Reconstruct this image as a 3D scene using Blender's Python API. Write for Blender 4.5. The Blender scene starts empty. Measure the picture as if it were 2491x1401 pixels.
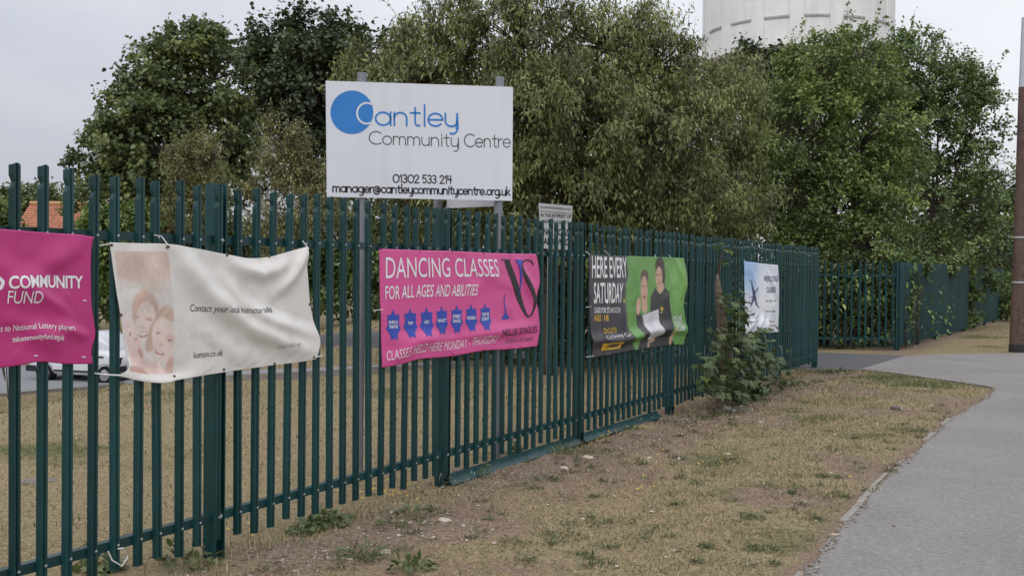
import bpy, bmesh, math, random
import numpy as np
from mathutils import Matrix, Vector
random.seed(5)
RNG = np.random.default_rng(7)
S = bpy.context.scene
COL = S.collection
# ------------------------------------------------------------------ camera
F, PITCH, ROLL, EYE = 2600.0, 0.0148, 0.0082, 1.8626
PW, PH = 2491.0, 1401.0
cp, sp, cr, sr = math.cos(PITCH), math.sin(PITCH), math.cos(ROLL), math.sin(ROLL)
MC = np.array([[cr, -sr, 0], [sr, cr, 0], [0, 0, 1]]) @ np.array([[1, 0, 0], [0, cp, -sp], [0, sp, cp]])
def l2w(a): return Vector((a[0], a[2], -a[1]))
cam_d = bpy.data.cameras.new('camera')
cam = bpy.data.objects.new('camera', cam_d); COL.objects.link(cam)
right, down, fwd = l2w(MC[0]), l2w(MC[1]), l2w(MC[2])
R3 = Matrix((right, -down, -fwd)).transposed()
cam.matrix_world = Matrix.Translation((0, 0, EYE)) @ R3.to_4x4()
cam_d.sensor_fit = 'HORIZONTAL'; cam_d.sensor_width = 36.0; cam_d.lens = F / PW * 36.0
cam_d.clip_start = 0.05; cam_d.clip_end = 6000
S.camera = cam
# ------------------------------------------------------------------ sky, sun, exposure
SUN_EL, SUN_AZ = math.radians(46), math.radians(208)      # azimuth clockwise from +Y (behind-left of the camera)
wd = bpy.data.worlds.new('World'); S.world = wd; wd.use_nodes = True
nt = wd.node_tree; nt.nodes.clear()
def wn(t): return nt.nodes.new(t)
out = wn('ShaderNodeOutputWorld'); bg = wn('ShaderNodeBackground'); nt.links.new(bg.outputs[0], out.inputs[0])
sky = wn('ShaderNodeTexSky'); sky.sky_type = 'NISHITA'; sky.sun_disc = False
sky.sun_elevation = SUN_EL; sky.sun_rotation = SUN_AZ; sky.air_density = 1.0; sky.dust_density = 4.0
skm = wn('ShaderNodeVectorMath'); skm.operation = 'SCALE'; skm.inputs['Scale'].default_value = 0.09
nt.links.new(sky.outputs[0], skm.inputs[0])
tc = wn('ShaderNodeTexCoord'); mp = wn('ShaderNodeMapping'); mp.inputs['Scale'].default_value = (1.0, 1.0, 2.2)
mp.inputs['Location'].default_value = (0.35, 0.0, 0.0)
nz = wn('ShaderNodeTexNoise'); nz.inputs['Scale'].default_value = 2.2; nz.inputs['Detail'].default_value = 4; nz.inputs['Roughness'].default_value = 0.55
rp = wn('ShaderNodeValToRGB'); rp.color_ramp.elements[0].position = 0.32; rp.color_ramp.elements[1].position = 0.66
rp.color_ramp.elements[0].color = (0.58, 0.61, 0.68, 1); rp.color_ramp.elements[1].color = (0.88, 0.895, 0.94, 1)
mx = wn('ShaderNodeMix'); mx.data_type = 'RGBA'; mx.inputs[0].default_value = 0.93
nt.links.new(tc.outputs['Generated'], mp.inputs[0]); nt.links.new(mp.outputs[0], nz.inputs[0]); 
sx = wn('ShaderNodeSeparateXYZ'); nt.links.new(tc.outputs['Generated'], sx.inputs[0])          # cloud thins out towards the right of the view
m1 = wn('ShaderNodeMath'); m1.operation = 'MULTIPLY_ADD'; m1.inputs[1].default_value = 0.40; m1.inputs[2].default_value = 0.20; nt.links.new(sx.outputs[0], m1.inputs[0])
m2 = wn('ShaderNodeMath'); m2.operation = 'MULTIPLY_ADD'; m2.inputs[1].default_value = 0.60; nt.links.new(nz.outputs[0], m2.inputs[0]); nt.links.new(m1.outputs[0], m2.inputs[2])
nt.links.new(m2.outputs[0], rp.inputs[0])
nt.links.new(skm.outputs[0], mx.inputs[6]); nt.links.new(rp.outputs[0], mx.inputs[7]); 
zc = wn('ShaderNodeClamp'); nt.links.new(sx.outputs[2], zc.inputs[0])                      # overcast sky: brightest overhead
zm = wn('ShaderNodeMath'); zm.operation = 'MULTIPLY_ADD'; zm.inputs[1].default_value = 1.0; zm.inputs[2].default_value = 0.90; nt.links.new(zc.outputs[0], zm.inputs[0])
zs = wn('ShaderNodeVectorMath'); zs.operation = 'SCALE'; nt.links.new(mx.outputs[2], zs.inputs[0]); nt.links.new(zm.outputs[0], zs.inputs['Scale']); nt.links.new(zs.outputs[0], bg.inputs[0])
bg.inputs[1].default_value = 1.0
sun_d = bpy.data.lights.new('sun', 'SUN'); sun_d.energy = 1.25; sun_d.angle = math.radians(35); sun_d.color = (1.0, 0.96, 0.9)
sun = bpy.data.objects.new('sun', sun_d); COL.objects.link(sun)
sv = Vector((math.sin(SUN_AZ) * math.cos(SUN_EL), math.cos(SUN_AZ) * math.cos(SUN_EL), math.sin(SUN_EL)))
sun.rotation_euler = sv.to_track_quat('Z', 'Y').to_euler(); sun.location = (0, -5, 30)
S.view_settings.view_transform = 'Standard'; S.view_settings.look = 'None'
S.view_settings.exposure = 0.0; S.view_settings.gamma = 1.0; S.view_settings.use_curve_mapping = False
S.render.engine = 'CYCLES'
S.cycles.max_bounces = 5; S.cycles.diffuse_bounces = 3; S.cycles.glossy_bounces = 2; S.cycles.transparent_max_bounces = 6
# ------------------------------------------------------------------ pixel helpers (a pixel gives a direction; depth comes from what is touched)
O = np.array([0, 0, EYE])
def ray(px, py):
    c = np.array([(px - 1245.5) / F, (py - 700.5) / F, 1.0]); l = MC.T @ c
    return np.array([l[0], l[2], -l[1]])
def at(px, py, Y):
    d = ray(px, py); return O + d * (Y / d[1])
def on_plane(px, py, p, n):
    d = ray(px, py); return O + d * (np.dot(np.array(p) - O, n) / np.dot(d, n))
def project(P):
    P = np.asarray(P, float); v = np.stack([P[..., 0], -(P[..., 2] - EYE), P[..., 1]], -1); c = v @ MC.T
    return 1245.5 + F * c[..., 0] / c[..., 2], 700.5 + F * c[..., 1] / c[..., 2]
TH = 0.5005
FE = np.array([math.sin(TH), math.cos(TH), 0.0]); FN = np.array([-math.cos(TH), math.sin(TH), 0.0])   # along the fence / away behind it
FP = np.array([-1.839, 6.8331, 0.0])
def fence_dist(X, Y): return (X - FP[0]) * FN[0] + (Y - FP[1]) * FN[1]
def sm(t): t = np.clip(t, 0, 1); return t * t * (3 - 2 * t)
def terrain(X, Y):
    d = fence_dist(X, Y)
    return -2.05 * sm((-X - 4.5) / 9.5) * sm((d - 2) / 13) * (1 - 0.75 * sm((Y - 42) / 12)) * sm((d - 1.2) / 1.5)
def ground(px, py):
    d = ray(px, py); t = 1.0
    for i in range(4000):
        P = O + d * t
        if P[2] <= terrain(P[0], P[1]): return P
        t *= 1.004
        if t > 900: break
    return O + d * t
# ------------------------------------------------------------------ value noise
def vnoise(X, Y, sc, seed=0):
    X = np.asarray(X) * sc; Y = np.asarray(Y) * sc; xi = np.floor(X).astype(np.int64); yi = np.floor(Y).astype(np.int64); fx = X - xi; fy = Y - yi
    def h(a, b):
        n = (a * 374761393 + b * 668265263 + seed * 1442695041) & 0x7fffffff
        n = ((n ^ (n >> 13)) * 1274126177) & 0x7fffffff
        return ((n ^ (n >> 16)) & 0xffff) / 65535.0
    u = fx * fx * (3 - 2 * fx); v = fy * fy * (3 - 2 * fy)
    return (h(xi, yi) * (1 - u) + h(xi + 1, yi) * u) * (1 - v) + (h(xi, yi + 1) * (1 - u) + h(xi + 1, yi + 1) * u) * v
# ------------------------------------------------------------------ materials
MATS = {}
def mat(name, col, rough=0.6, spec=0.3, metal=0.0, var=0.12, vscale=6.0, bump=0.0, bscale=60.0, col2=None, translucent=0.0, attr=None, ramp=None, coord='Object', dirt=0.0, orand=0.0, streak=0.0, blotch=0.0):
    if name in MATS: return MATS[name]
    m = bpy.data.materials.new(name); m.use_nodes = True; t = m.node_tree; t.nodes.clear(); N = t.nodes.new; L = t.links.new
    o = N('ShaderNodeOutputMaterial'); b = N('ShaderNodeBsdfPrincipled')
    b.inputs['Roughness'].default_value = rough; b.inputs['Specular IOR Level'].default_value = spec; b.inputs['Metallic'].default_value = metal
    c = N('ShaderNodeTexCoord')
    if ramp:
        r = N('ShaderNodeValToRGB'); e = r.color_ramp.elements
        while len(e) < len(ramp): e.new(0.5)
        for k, (p, q) in enumerate(ramp): e[k].position = p; e[k].color = (*q, 1)
        if attr:
            a = N('ShaderNodeAttribute'); a.attribute_name = attr; L(a.outputs['Fac'], r.inputs[0])
        else:
            n = N('ShaderNodeTexNoise'); n.inputs['Scale'].default_value = vscale; n.inputs['Detail'].default_value = 8; n.inputs['Roughness'].default_value = 0.65
            L(c.outputs[coord], n.inputs[0]); L(n.outputs[0], r.inputs[0])
        src = r.outputs[0]
    elif attr:
        a = N('ShaderNodeAttribute'); a.attribute_name = attr; src = a.outputs['Color']
    else:
        n = N('ShaderNodeTexNoise'); n.inputs['Scale'].default_value = vscale; n.inputs['Detail'].default_value = 6; n.inputs['Roughness'].default_value = 0.6
        L(c.outputs[coord], n.inputs[0])
        r = N('ShaderNodeValToRGB'); r.color_ramp.elements[0].position = 0.3; r.color_ramp.elements[1].position = 0.7
        q = col2 or tuple(min(1, x * (1 + var)) for x in col)
        r.color_ramp.elements[0].color = (*[x * (1 - var) for x in col], 1); r.color_ramp.elements[1].color = (*q, 1)
        L(n.outputs[0], r.inputs[0]); src = r.outputs[0]
    if dirt > 0:
        n2 = N('ShaderNodeTexNoise'); n2.inputs['Scale'].default_value = 3.5; n2.inputs['Detail'].default_value = 8; n2.inputs['Roughness'].default_value = 0.7
        L(c.outputs[coord], n2.inputs[0]); r2 = N('ShaderNodeValToRGB'); r2.color_ramp.elements[0].position = 0.5; r2.color_ramp.elements[1].position = 0.75
        r2.color_ramp.elements[0].color = (0, 0, 0, 1); r2.color_ramp.elements[1].color = (dirt, dirt, dirt, 1); L(n2.outputs[0], r2.inputs[0])
        mm = N('ShaderNodeMix'); mm.data_type = 'RGBA'; mm.inputs[7].default_value = (0.17, 0.14, 0.11, 1); L(r2.outputs[0], mm.inputs[0]); L(src, mm.inputs[6]); src = mm.outputs[2]
    if blotch > 0:
        n4 = N('ShaderNodeTexNoise'); n4.inputs['Scale'].default_value = 0.55; n4.inputs['Detail'].default_value = 9; n4.inputs['Roughness'].default_value = 0.62; n4.inputs['Distortion'].default_value = 0.6
        L(c.outputs[coord], n4.inputs[0]); r4 = N('ShaderNodeMapRange'); r4.inputs[1].default_value = 0.30; r4.inputs[2].default_value = 0.70; r4.inputs[3].default_value = 1 - blotch; r4.inputs[4].default_value = 1 + blotch * .6; L(n4.outputs[0], r4.inputs[0])
        v4 = N('ShaderNodeVectorMath'); v4.operation = 'SCALE'; L(src, v4.inputs[0]); L(r4.outputs[0], v4.inputs['Scale']); src = v4.outputs[0]
    if streak > 0:
        mp5 = N('ShaderNodeMapping'); mp5.inputs['Scale'].default_value = (1, 1, .06); L(c.outputs[coord], mp5.inputs[0])
        n5 = N('ShaderNodeTexNoise'); n5.inputs['Scale'].default_value = vscale * 4; n5.inputs['Detail'].default_value = 6; L(mp5.outputs[0], n5.inputs[0])
        r5 = N('ShaderNodeMapRange'); r5.inputs[1].default_value = 0.45; r5.inputs[2].default_value = 0.75; r5.inputs[3].default_value = 1.0; r5.inputs[4].default_value = 1 - streak; L(n5.outputs[0], r5.inputs[0])
        v5 = N('ShaderNodeVectorMath'); v5.operation = 'SCALE'; L(src, v5.inputs[0]); L(r5.outputs[0], v5.inputs['Scale']); src = v5.outputs[0]
    if orand > 0:
        oi = N('ShaderNodeObjectInfo'); r6 = N('ShaderNodeMapRange'); r6.inputs[3].default_value = 1 - orand; r6.inputs[4].default_value = 1 + orand; L(oi.outputs['Random'], r6.inputs[0])
        v6 = N('ShaderNodeVectorMath'); v6.operation = 'SCALE'; L(src, v6.inputs[0]); L(r6.outputs[0], v6.inputs['Scale']); src = v6.outputs[0]
    L(src, b.inputs['Base Color'])
    if bump > 0:
        n3 = N('ShaderNodeTexNoise'); n3.inputs['Scale'].default_value = bscale; n3.inputs['Detail'].default_value = 5
        L(c.outputs[coord], n3.inputs[0]); bp = N('ShaderNodeBump'); bp.inputs['Strength'].default_value = bump; bp.inputs['Distance'].default_value = 0.02
        L(n3.outputs[0], bp.inputs['Height']); L(bp.outputs[0], b.inputs['Normal'])
    if translucent > 0:
        tr = N('ShaderNodeBsdfTranslucent'); L(src, tr.inputs['Color']); ms = N('ShaderNodeMixShader'); ms.inputs[0].default_value = translucent
        L(b.outputs[0], ms.inputs[1]); L(tr.outputs[0], ms.inputs[2]); L(ms.outputs[0], o.inputs[0])
    else: L(b.outputs[0], o.inputs[0])
    MATS[name] = m; return m
M_GREEN = mat('green_paint', (0.0080, 0.048, 0.051), 0.38, 0.38, var=0.20, vscale=4, bump=0.05, bscale=90, dirt=0.09, orand=0.20, streak=0.22)
M_GALV = mat('galvanised', (0.36, 0.37, 0.39), 0.45, 0.5, 0.4, var=0.1)
M_POST = mat('grey_post', (0.20, 0.215, 0.24), 0.5, 0.4, 0.2, var=0.1, vscale=5)
M_BOARD = mat('white_board', (0.665, 0.69, 0.755), 0.35, 0.4, var=0.02, vscale=2, streak=0.07, dirt=0.035)
M_BOARD2 = mat('weathered_board', (0.40, 0.41, 0.42), 0.5, 0.3, var=0.08, vscale=5, dirt=0.25)
M_BLUE = mat('sign_blue', (0.035, 0.20, 0.56), 0.4, var=0.03)
M_DGREY = mat('sign_grey', (0.09, 0.085, 0.09), 0.5, var=0.03)
M_BLACK = mat('print_black', (0.025, 0.023, 0.027), 0.5, var=0.05)
M_WHITE = mat('print_white', (0.80, 0.80, 0.82), 0.45, var=0.03)
M_PBLUE = mat('print_blue', (0.035, 0.07, 0.42), 0.45, var=0.05)
M_YELL = mat('print_yellow', (0.62, 0.40, 0.04), 0.45, var=0.05)
M_NAVY = mat('print_navy', (0.03, 0.045, 0.14), 0.5, var=0.05)
M_FAINT = mat('print_faint', (0.36, 0.35, 0.35), 0.6, var=0.1)
M_FAINTW = mat('print_faint_white', (0.72, 0.72, 0.72), 0.6, var=0.05)
M_PRINT = mat('banner_print', (1, 1, 1), 0.38, 0.42, attr='print', bump=0.03, bscale=300, dirt=0.10)
M_PRINTM = mat('banner_print_matt', (1, 1, 1), 0.55, 0.3, attr='print', bump=0.05, bscale=200, dirt=0.22)
M_TIEW = mat('tie_white', (0.7, 0.7, 0.7), 0.4); M_TIEB = mat('tie_black', (0.015, 0.015, 0.017), 0.4)
M_BRASS = mat('eyelet_metal', (0.22, 0.17, 0.12), 0.4, metal=0.6); M_HOLE = mat('eyelet_hole', (0.02, 0.02, 0.02), 0.8)
M_BARK = mat('bark', (0.075, 0.062, 0.05), 0.85, 0.15, var=0.4, vscale=9, bump=0.6, bscale=25)
M_STUMP = mat('stump_bark', (0.16, 0.13, 0.10), 0.85, 0.15, var=0.4, vscale=12, bump=0.7, bscale=30)
M_ASPH = mat('asphalt_path', (0.285, 0.275, 0.275), 0.85, 0.2, ramp=[(0.25, (0.150, 0.141, 0.136)), (0.42, (0.226, 0.214, 0.207)), (0.56, (0.256, 0.243, 0.234)), (0.75, (0.40, 0.38, 0.365))], vscale=30, bump=0.6, blotch=0.16, bscale=160)
M_ASPHD = mat('asphalt_dark', (0.105, 0.105, 0.112), 0.85, 0.2, var=0.2, vscale=60, bump=0.3, bscale=160)
M_CONC = mat('concrete', (0.26, 0.242, 0.222), 0.85, 0.2, var=0.2, vscale=12, bump=0.3, bscale=80)
M_TOWER = mat('tower_concrete', (0.73, 0.735, 0.75), 0.8, 0.2, var=0.07, vscale=0.35, dirt=0.04, streak=0.10, blotch=0.05)
M_TOWERS = mat('tower_shade_and_ledge', (0.40, 0.40, 0.41), 0.8, 0.2, var=0.15, vscale=0.8)  # darker copy of the concrete: underside shade put into its colour, also darkens the ledges
# ------------------------------------------------------------------ mesh helpers
def mk(name, verts, faces, ms, parent=None, loc=None, smooth=False, fm=None, attrs=None):
    me = bpy.data.meshes.new(name)
    v = np.asarray(verts, float)
    if loc is not None: v = v - np.asarray(loc)
    me.from_pydata(v.tolist(), [], [tuple(f) for f in faces])
    for m in (ms if isinstance(ms, (list, tuple)) else [ms]): me.materials.append(m)
    if fm is not None: me.polygons.foreach_set('material_index', fm)
    if smooth: me.polygons.foreach_set('use_smooth', [True] * len(me.polygons))
    me.update()
    o = bpy.data.objects.new(name, me); COL.objects.link(o)
    if parent is not None: o.parent = parent
    if loc is not None and parent is None: o.location = loc
    return o
def tri_mesh(name, V, T, ms, attrs=None, smooth=False):
    me = bpy.data.meshes.new(name); V = np.ascontiguousarray(V, np.float32); T = np.ascontiguousarray(T, np.int32)
    k = T.shape[1]
    me.vertices.add(len(V)); me.vertices.foreach_set('co', V.ravel())
    me.loops.add(T.size); me.loops.foreach_set('vertex_index', T.ravel())
    me.polygons.add(len(T)); me.polygons.foreach_set('loop_start', np.arange(0, T.size, k, dtype=np.int32))
    try: me.polygons.foreach_set('loop_total', np.full(len(T), k, np.int32))
    except Exception: pass
    for m in (ms if isinstance(ms, (list, tuple)) else [ms]): me.materials.append(m)
    if attrs:
        for an, av in attrs.items():
            if av.ndim == 1: a = me.attributes.new(an, 'FLOAT', 'POINT'); a.data.foreach_set('value', av.astype(np.float32))
            else: a = me.attributes.new(an, 'FLOAT_COLOR', 'POINT'); a.data.foreach_set('color', np.ascontiguousarray(av, np.float32).ravel())
    me.update(calc_edges=True); me.validate()
    if smooth: me.polygons.foreach_set('use_smooth', [True] * len(me.polygons))
    return me
def link(name, me, parent=None, loc=None):
    o = bpy.data.objects.new(name, me); COL.objects.link(o)
    if parent is not None: o.parent = parent
    if loc is not None: o.location = loc
    return o
def tag(o, label, cat, group=None, kind=None):
    if label: o['label'] = label
    if cat: o['category'] = cat
    if group: o['group'] = group
    if kind: o['kind'] = kind
    return o
def struct(o): o['kind'] = 'structure'; return o
def empty(name, loc, label, cat, group=None, rz=0.0):
    o = bpy.data.objects.new(name, None); COL.objects.link(o); o.location = loc; o.rotation_euler = (0, 0, rz); o.empty_display_size = 0.2
    return tag(o, label, cat, group)
class MB:
    def __init__(s): s.v = []; s.f = []; s.m = []
    def add(s, v, f, m=0):
        b = len(s.v); s.v += [tuple(map(float, p)) for p in v]; s.f += [tuple(i + b for i in q) for q in f]; s.m += [m] * len(f); return s
    def box(s, c, d, m=0, ax=None):
        c = np.array(c, float); A = np.eye(3) if ax is None else np.array(ax, float); h = np.array(d, float) / 2
        v = [c + A[0] * (sx * h[0]) + A[1] * (sy * h[1]) + A[2] * (sz * h[2]) for sx in (-1, 1) for sy in (-1, 1) for sz in (-1, 1)]
        return s.add(v, [(0, 1, 3, 2), (4, 6, 7, 5), (0, 4, 5, 1), (2, 3, 7, 6), (0, 2, 6, 4), (1, 5, 7, 3)], m)
    def prism(s, prof, z0, z1, m=0):
        n = len(prof); v = [(p[0], p[1], z0) for p in prof] + [(p[0], p[1], z1) for p in prof]
        return s.add(v, [tuple(range(n - 1, -1, -1)), tuple(range(n, 2 * n))] + [(i, (i + 1) % n, n + (i + 1) % n, n + i) for i in range(n)], m)
    def tube(s, pts, rad, seg=6, m=0, cap=True):
        pts = [np.array(p, float) for p in pts]; n = len(pts); rad = rad if hasattr(rad, '__len__') else [rad] * n; v = []
        for i, p in enumerate(pts):
            t = pts[min(i + 1, n - 1)] - pts[max(i - 1, 0)]; t = t / (np.linalg.norm(t) + 1e-9)
            a = np.cross(t, [0, 0, 1.0]); a = a if np.linalg.norm(a) > 0.05 else np.cross(t, [1.0, 0, 0]); a /= np.linalg.norm(a); b = np.cross(t, a)
            v += [p + rad[i] * (a * math.cos(2 * math.pi * k / seg) + b * math.sin(2 * math.pi * k / seg)) for k in range(seg)]
        f = [(i * seg + k, i * seg + (k + 1) % seg, (i + 1) * seg + (k + 1) % seg, (i + 1) * seg + k) for i in range(n - 1) for k in range(seg)]
        if cap: f += [tuple(range(seg - 1, -1, -1)), tuple(range((n - 1) * seg, n * seg))]
        return s.add(v, f, m)
    def lathe(s, prof, c=(0, 0, 0), seg=24, m=0, ax=(0, 0, 1)):
        ax = np.array(ax, float); ax /= np.linalg.norm(ax); a = np.cross(ax, [1.0, 0, 0]); a = a if np.linalg.norm(a) > 0.1 else np.cross(ax, [0, 1.0, 0]); a /= np.linalg.norm(a); b = np.cross(ax, a); c = np.array(c, float)
        n = len(prof); v = [c + ax * h + r * (a * math.cos(2 * math.pi * k / seg) + b * math.sin(2 * math.pi * k / seg)) for r, h in prof for k in range(seg)]
        f = [(i * seg + k, i * seg + (k + 1) % seg, (i + 1) * seg + (k + 1) % seg, (i + 1) * seg + k) for i in range(n - 1) for k in range(seg)]
        return s.add(v, f, m)
    def build(s, name, ms, parent=None, loc=None, smooth=False): return mk(name, s.v, s.f, ms, parent, loc, smooth, s.m)
# ================================================================== THE SETTING
def inside(X, Y, poly):
    X = np.asarray(X); Y = np.asarray(Y); r = np.zeros(X.shape, bool); n = len(poly)
    for i in range(n):
        x0, y0 = poly[i][:2]; x1, y1 = poly[(i + 1) % n][:2]
        c = ((y0 > Y) != (y1 > Y)) & (X < (x1 - x0) * (Y - y0) / (y1 - y0 + 1e-12) + x0); r ^= c
    return r
EDGE_PX = [(1955, 1395), (2008, 1330), (2052, 1272), (2092, 1232), (2120, 1197), (2157, 1163), (2190, 1127), (2228, 1096), (2264, 1063), (2302, 1029), (2342, 1000), (2392, 971), (2418, 953), (2414, 945), (2380, 938), (2300, 927), (2200, 913), (2150, 906), (2095, 900)]
edge = [ground(*p) for p in EDGE_PX]
e0 = edge[0] + (edge[0] - edge[3]) / np.linalg.norm(edge[0] - edge[3]) * 9.0
path_edge = [e0] + edge
line_a, line_b = ground(2095, 900), ground(2210, 866)
far_edge = [ground(2210, 866), ground(2300, 863), ground(2491, 860)]
fe_dir = far_edge[2] - far_edge[0]; fe_dir /= np.linalg.norm(fe_dir)
path_poly = path_edge + far_edge + [far_edge[2] + fe_dir * 14, np.array([26.0, -9.0, 0])]
# refine the long polygon with a slightly ragged grass edge
def ragged(pts, step, amp, seed):
    r = np.random.default_rng(seed); o = []
    for a, b in zip(pts[:-1], pts[1:]):
        n = max(1, int(np.linalg.norm(b - a) / step)); t = np.array([-(b - a)[1], (b - a)[0], 0]); t = t / (np.linalg.norm(t) + 1e-9)
        for k in range(n): o.append(a + (b - a) * (k / n) + t * r.normal(0, amp))
    return o + [pts[-1]]
path_in = ragged(path_edge, 0.12, 0.013, 3)
path_full = path_in + path_poly[len(path_edge):]
def sheet(name, poly, z, m, drape=False):
    bm = bmesh.new(); vs = [bm.verts.new((p[0], p[1], z)) for p in poly]; f = bm.faces.new(vs); bm.normal_update()
    if f.normal.z < 0: f.normal_flip()
    bmesh.ops.triangulate(bm, faces=[f]); me = bpy.data.meshes.new(name); bm.to_mesh(me); bm.free(); me.materials.append(m)
    return link(name, me)
# driveway through the gate opening (dark asphalt) and its tar joint
drive_poly = [line_a, line_b, line_b + FN * 3.0 - FE * 0.3, line_b + FN * 16 + FE * 1.0, line_b + FN * 16 - FE * 4.8, ground(1992, 903) + FN * 2.2 - FE * 0.1, ground(1992, 903) - FE * 0.05]
struct(sheet('driveway', drive_poly, 0.005, M_ASPHD))
struct(sheet('footpath', path_full, 0.009, M_ASPH))
jd = (line_b - line_a); jn = np.array([-jd[1], jd[0], 0]) / np.linalg.norm(jd) * 0.035
struct(mk('pavement_joint', [line_a + jn + [0, 0, .013], line_a - jn + [0, 0, .013], line_b - jn + [0, 0, .013], line_b + jn + [0, 0, .013]], [(0, 1, 2, 3)], M_CONC))
# concrete edging along the path: separate stones, half buried
ed_root = bpy.data.objects.new('path_edging', None); COL.objects.link(ed_root); struct(ed_root)
acc = [np.array(p) for p in path_edge[:12]]
def resample(pts, step):
    o = []; carry = 0.0
    for a, b in zip(pts[:-1], pts[1:]):
        L = np.linalg.norm(b - a); t = carry
        while t < L: o.append(a + (b - a) * (t / L)); t += step
        carry = t - L
    return o
est = resample(acc, 0.75)
rg = np.random.default_rng(21)
for a, b in zip(est[:-1], est[1:]):
    if rg.random() < 0.25: continue
    d = (b - a); L = np.linalg.norm(d); d /= L; s_ = np.array([-d[1], d[0], 0])
    B = MB(); w = 0.035 + rg.random() * 0.03
    B.box((a + b) / 2 + s_ * (0.018 + rg.normal(0, 0.011)) + np.array([0, 0, -0.034 + rg.random() * 0.006]), (L * (0.93 + 0.06 * rg.random()), w, 0.1), 0, ax=(d, s_, (0, 0, 1)))
    B.build('edging_stone', M_CONC, ed_root)
# site road behind the fence, following the dip
RD_N = [(-500, 1020), (-200, 985), (0, 964), (150, 951), (300, 936), (430, 931), (560, 925), (730, 916), (900, 907), (1060, 895), (1250, 883), (1500, 872)]
RD_F = [(-500, 905), (-200, 896), (0, 893), (150, 893), (300, 896), (430, 905), (560, 908), (730, 901), (900, 894), (1060, 884), (1250, 874), (1500, 865)]
rn = [ground(*p) for p in RD_N]; rf = [ground(*p) for p in RD_F]
V = []; Fc = []
def dense(a, n):
    return [a[i] + (a[i + 1] - a[i]) * k / n for i in range(len(a) - 1) for k in range(n)] + [a[-1]]
dn, df = dense(rn, 4), dense(rf, 4); K = 8
for a, b in zip(dn, df):
    for k in range(K + 1):
        p = a + (b - a) * (k / K); V.append((p[0], p[1], terrain(p[0], p[1]) + 0.035))
for i in range(len(dn) - 1):
    for k in range(K): q = i * (K + 1) + k; Fc.append((q, q + K + 1, q + K + 2, q + 1))
struct(mk('site_road', V, Fc, mat('site_asphalt', (0.23, 0.235, 0.25), 0.85, 0.2, var=0.12, vscale=20), smooth=True))
V = []; Fc = []
for i, a in enumerate(dn):
    b = df[i]; o_ = (a - b) / (np.linalg.norm(a - b) + 1e-6)
    for w_, zz in ((0.0, .05), (0.0, .10), (.14, .10), (.14, -.05)): p = a + o_ * w_; V.append((p[0], p[1], terrain(p[0], p[1]) + zz))
for i in range(len(dn) - 1):
    for k in range(3): q = i * 4 + k; Fc.append((q, q + 4, q + 5, q + 1))
struct(mk('road_kerb', V, Fc, M_CONC))
site_poly = [tuple(p[:2]) for p in dn] + [tuple(p[:2]) for p in df[::-1]]
# ground sheet: one sheet to the horizon, fine near the verge
def axis(parts):
    o = []
    for a, b, s_ in parts: o += list(np.arange(a, b, s_))
    return np.array(o)
gx = axis([(-2400, -400, 400), (-400, -80, 40), (-80, -30, 5), (-30, -5, 0.7), (-5, 9, 0.10), (9, 20, 0.6), (20, 60, 5), (60, 400, 40), (400, 2401, 400)])
gy = axis([(-400, -40, 60), (-40, 4, 4), (4, 22, 0.10), (22, 60, 0.6), (60, 120, 4), (120, 500, 40), (500, 4001, 500)])
GX, GY = np.meshgrid(gx, gy, indexing='xy'); D_ = fence_dist(GX, GY)
inp = inside(GX, GY, [tuple(p[:2]) for p in path_full])
near = (GX > -5) & (GX < 9) & (GY > 4) & (GY < 22)
pe = np.full(GX.shape, 9.0)
for a, b in zip(path_edge[:-1], path_edge[1:]):
    d = (b - a)[:2]; L2 = d @ d; t = np.clip(((GX - a[0]) * d[0] + (GY - a[1]) * d[1]) / L2, 0, 1)
    pe = np.minimum(pe, np.hypot(GX - a[0] - t * d[0], GY - a[1] - t * d[1]))
fall = sm((pe - 0.05) / 0.5) * near * (~inp)
bumps = (vnoise(GX, GY, 1.3, 1) - 0.5) * 0.05 + (vnoise(GX, GY, 4.1, 2) - 0.5) * 0.03 + (vnoise(GX, GY, 9.7, 3) - 0.5) * 0.018
GZ = terrain(GX, GY) + bumps * fall - 0.02 * sm((pe) / 0.25) * 0 - 0.03 * np.exp(-((D_ + 0.45) / 0.25) ** 2) * near
GZ = np.where(inside(GX, GY, [tuple(p[:2]) for p in drive_poly]) | inp, np.minimum(GZ, -0.003), GZ)
soil = np.clip(1.25 - np.abs(D_ + 0.45) / 0.75 + (vnoise(GX, GY, 1.7, 9) - 0.5) * 1.4, 0, 1) * near
soil = np.maximum(soil, 0.75 * sm((vnoise(GX, GY, 0.9, 14) - 0.62) / 0.2) * near * (D_ < 0))
soil = np.maximum(soil, 0.8 * np.exp(-(pe / 0.16) ** 2) * near)
px_, py_ = project(np.stack([GX, GY, GZ], -1))
# worn mud under the far verge fence
soil = np.maximum(soil, np.clip(1.1 - np.abs(D_ + 0.6) / 1.0, 0, 1) * (GY > 25) * (GX > 8) * 0.9)
shade = np.zeros_like(soil)
green = np.clip(np.where(D_ > 0, .55, 1.) * (vnoise(GX, GY, 0.55, 5) * 0.6 + vnoise(GX, GY, 2.1, 6) * 0.4 - 0.50) * 3.2, 0, 1)
for (gpx, gpy, gr_, ga) in ((1860, 1200, .55, .8), (2010, 1225, .45, .7), (2130, 1060, .6, .6), (1950, 1330, .4, .6), (1560, 1300, .4, .4), (2200, 1055, .5, .5), (1830, 1310, .3, .5), (1400, 1260, .35, .4)):
    gp = ground(gpx, gpy); green = np.maximum(green, ga * np.exp(-((GX - gp[0]) ** 2 + (GY - gp[1]) ** 2) / gr_ ** 2) * (.4 + .9 * vnoise(GX, GY, 3.3, 8)))
green = np.where((GY > 60) | (np.abs(GX) > 60), 0.5, green)
nx_, ny_ = len(gx), len(gy)
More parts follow.
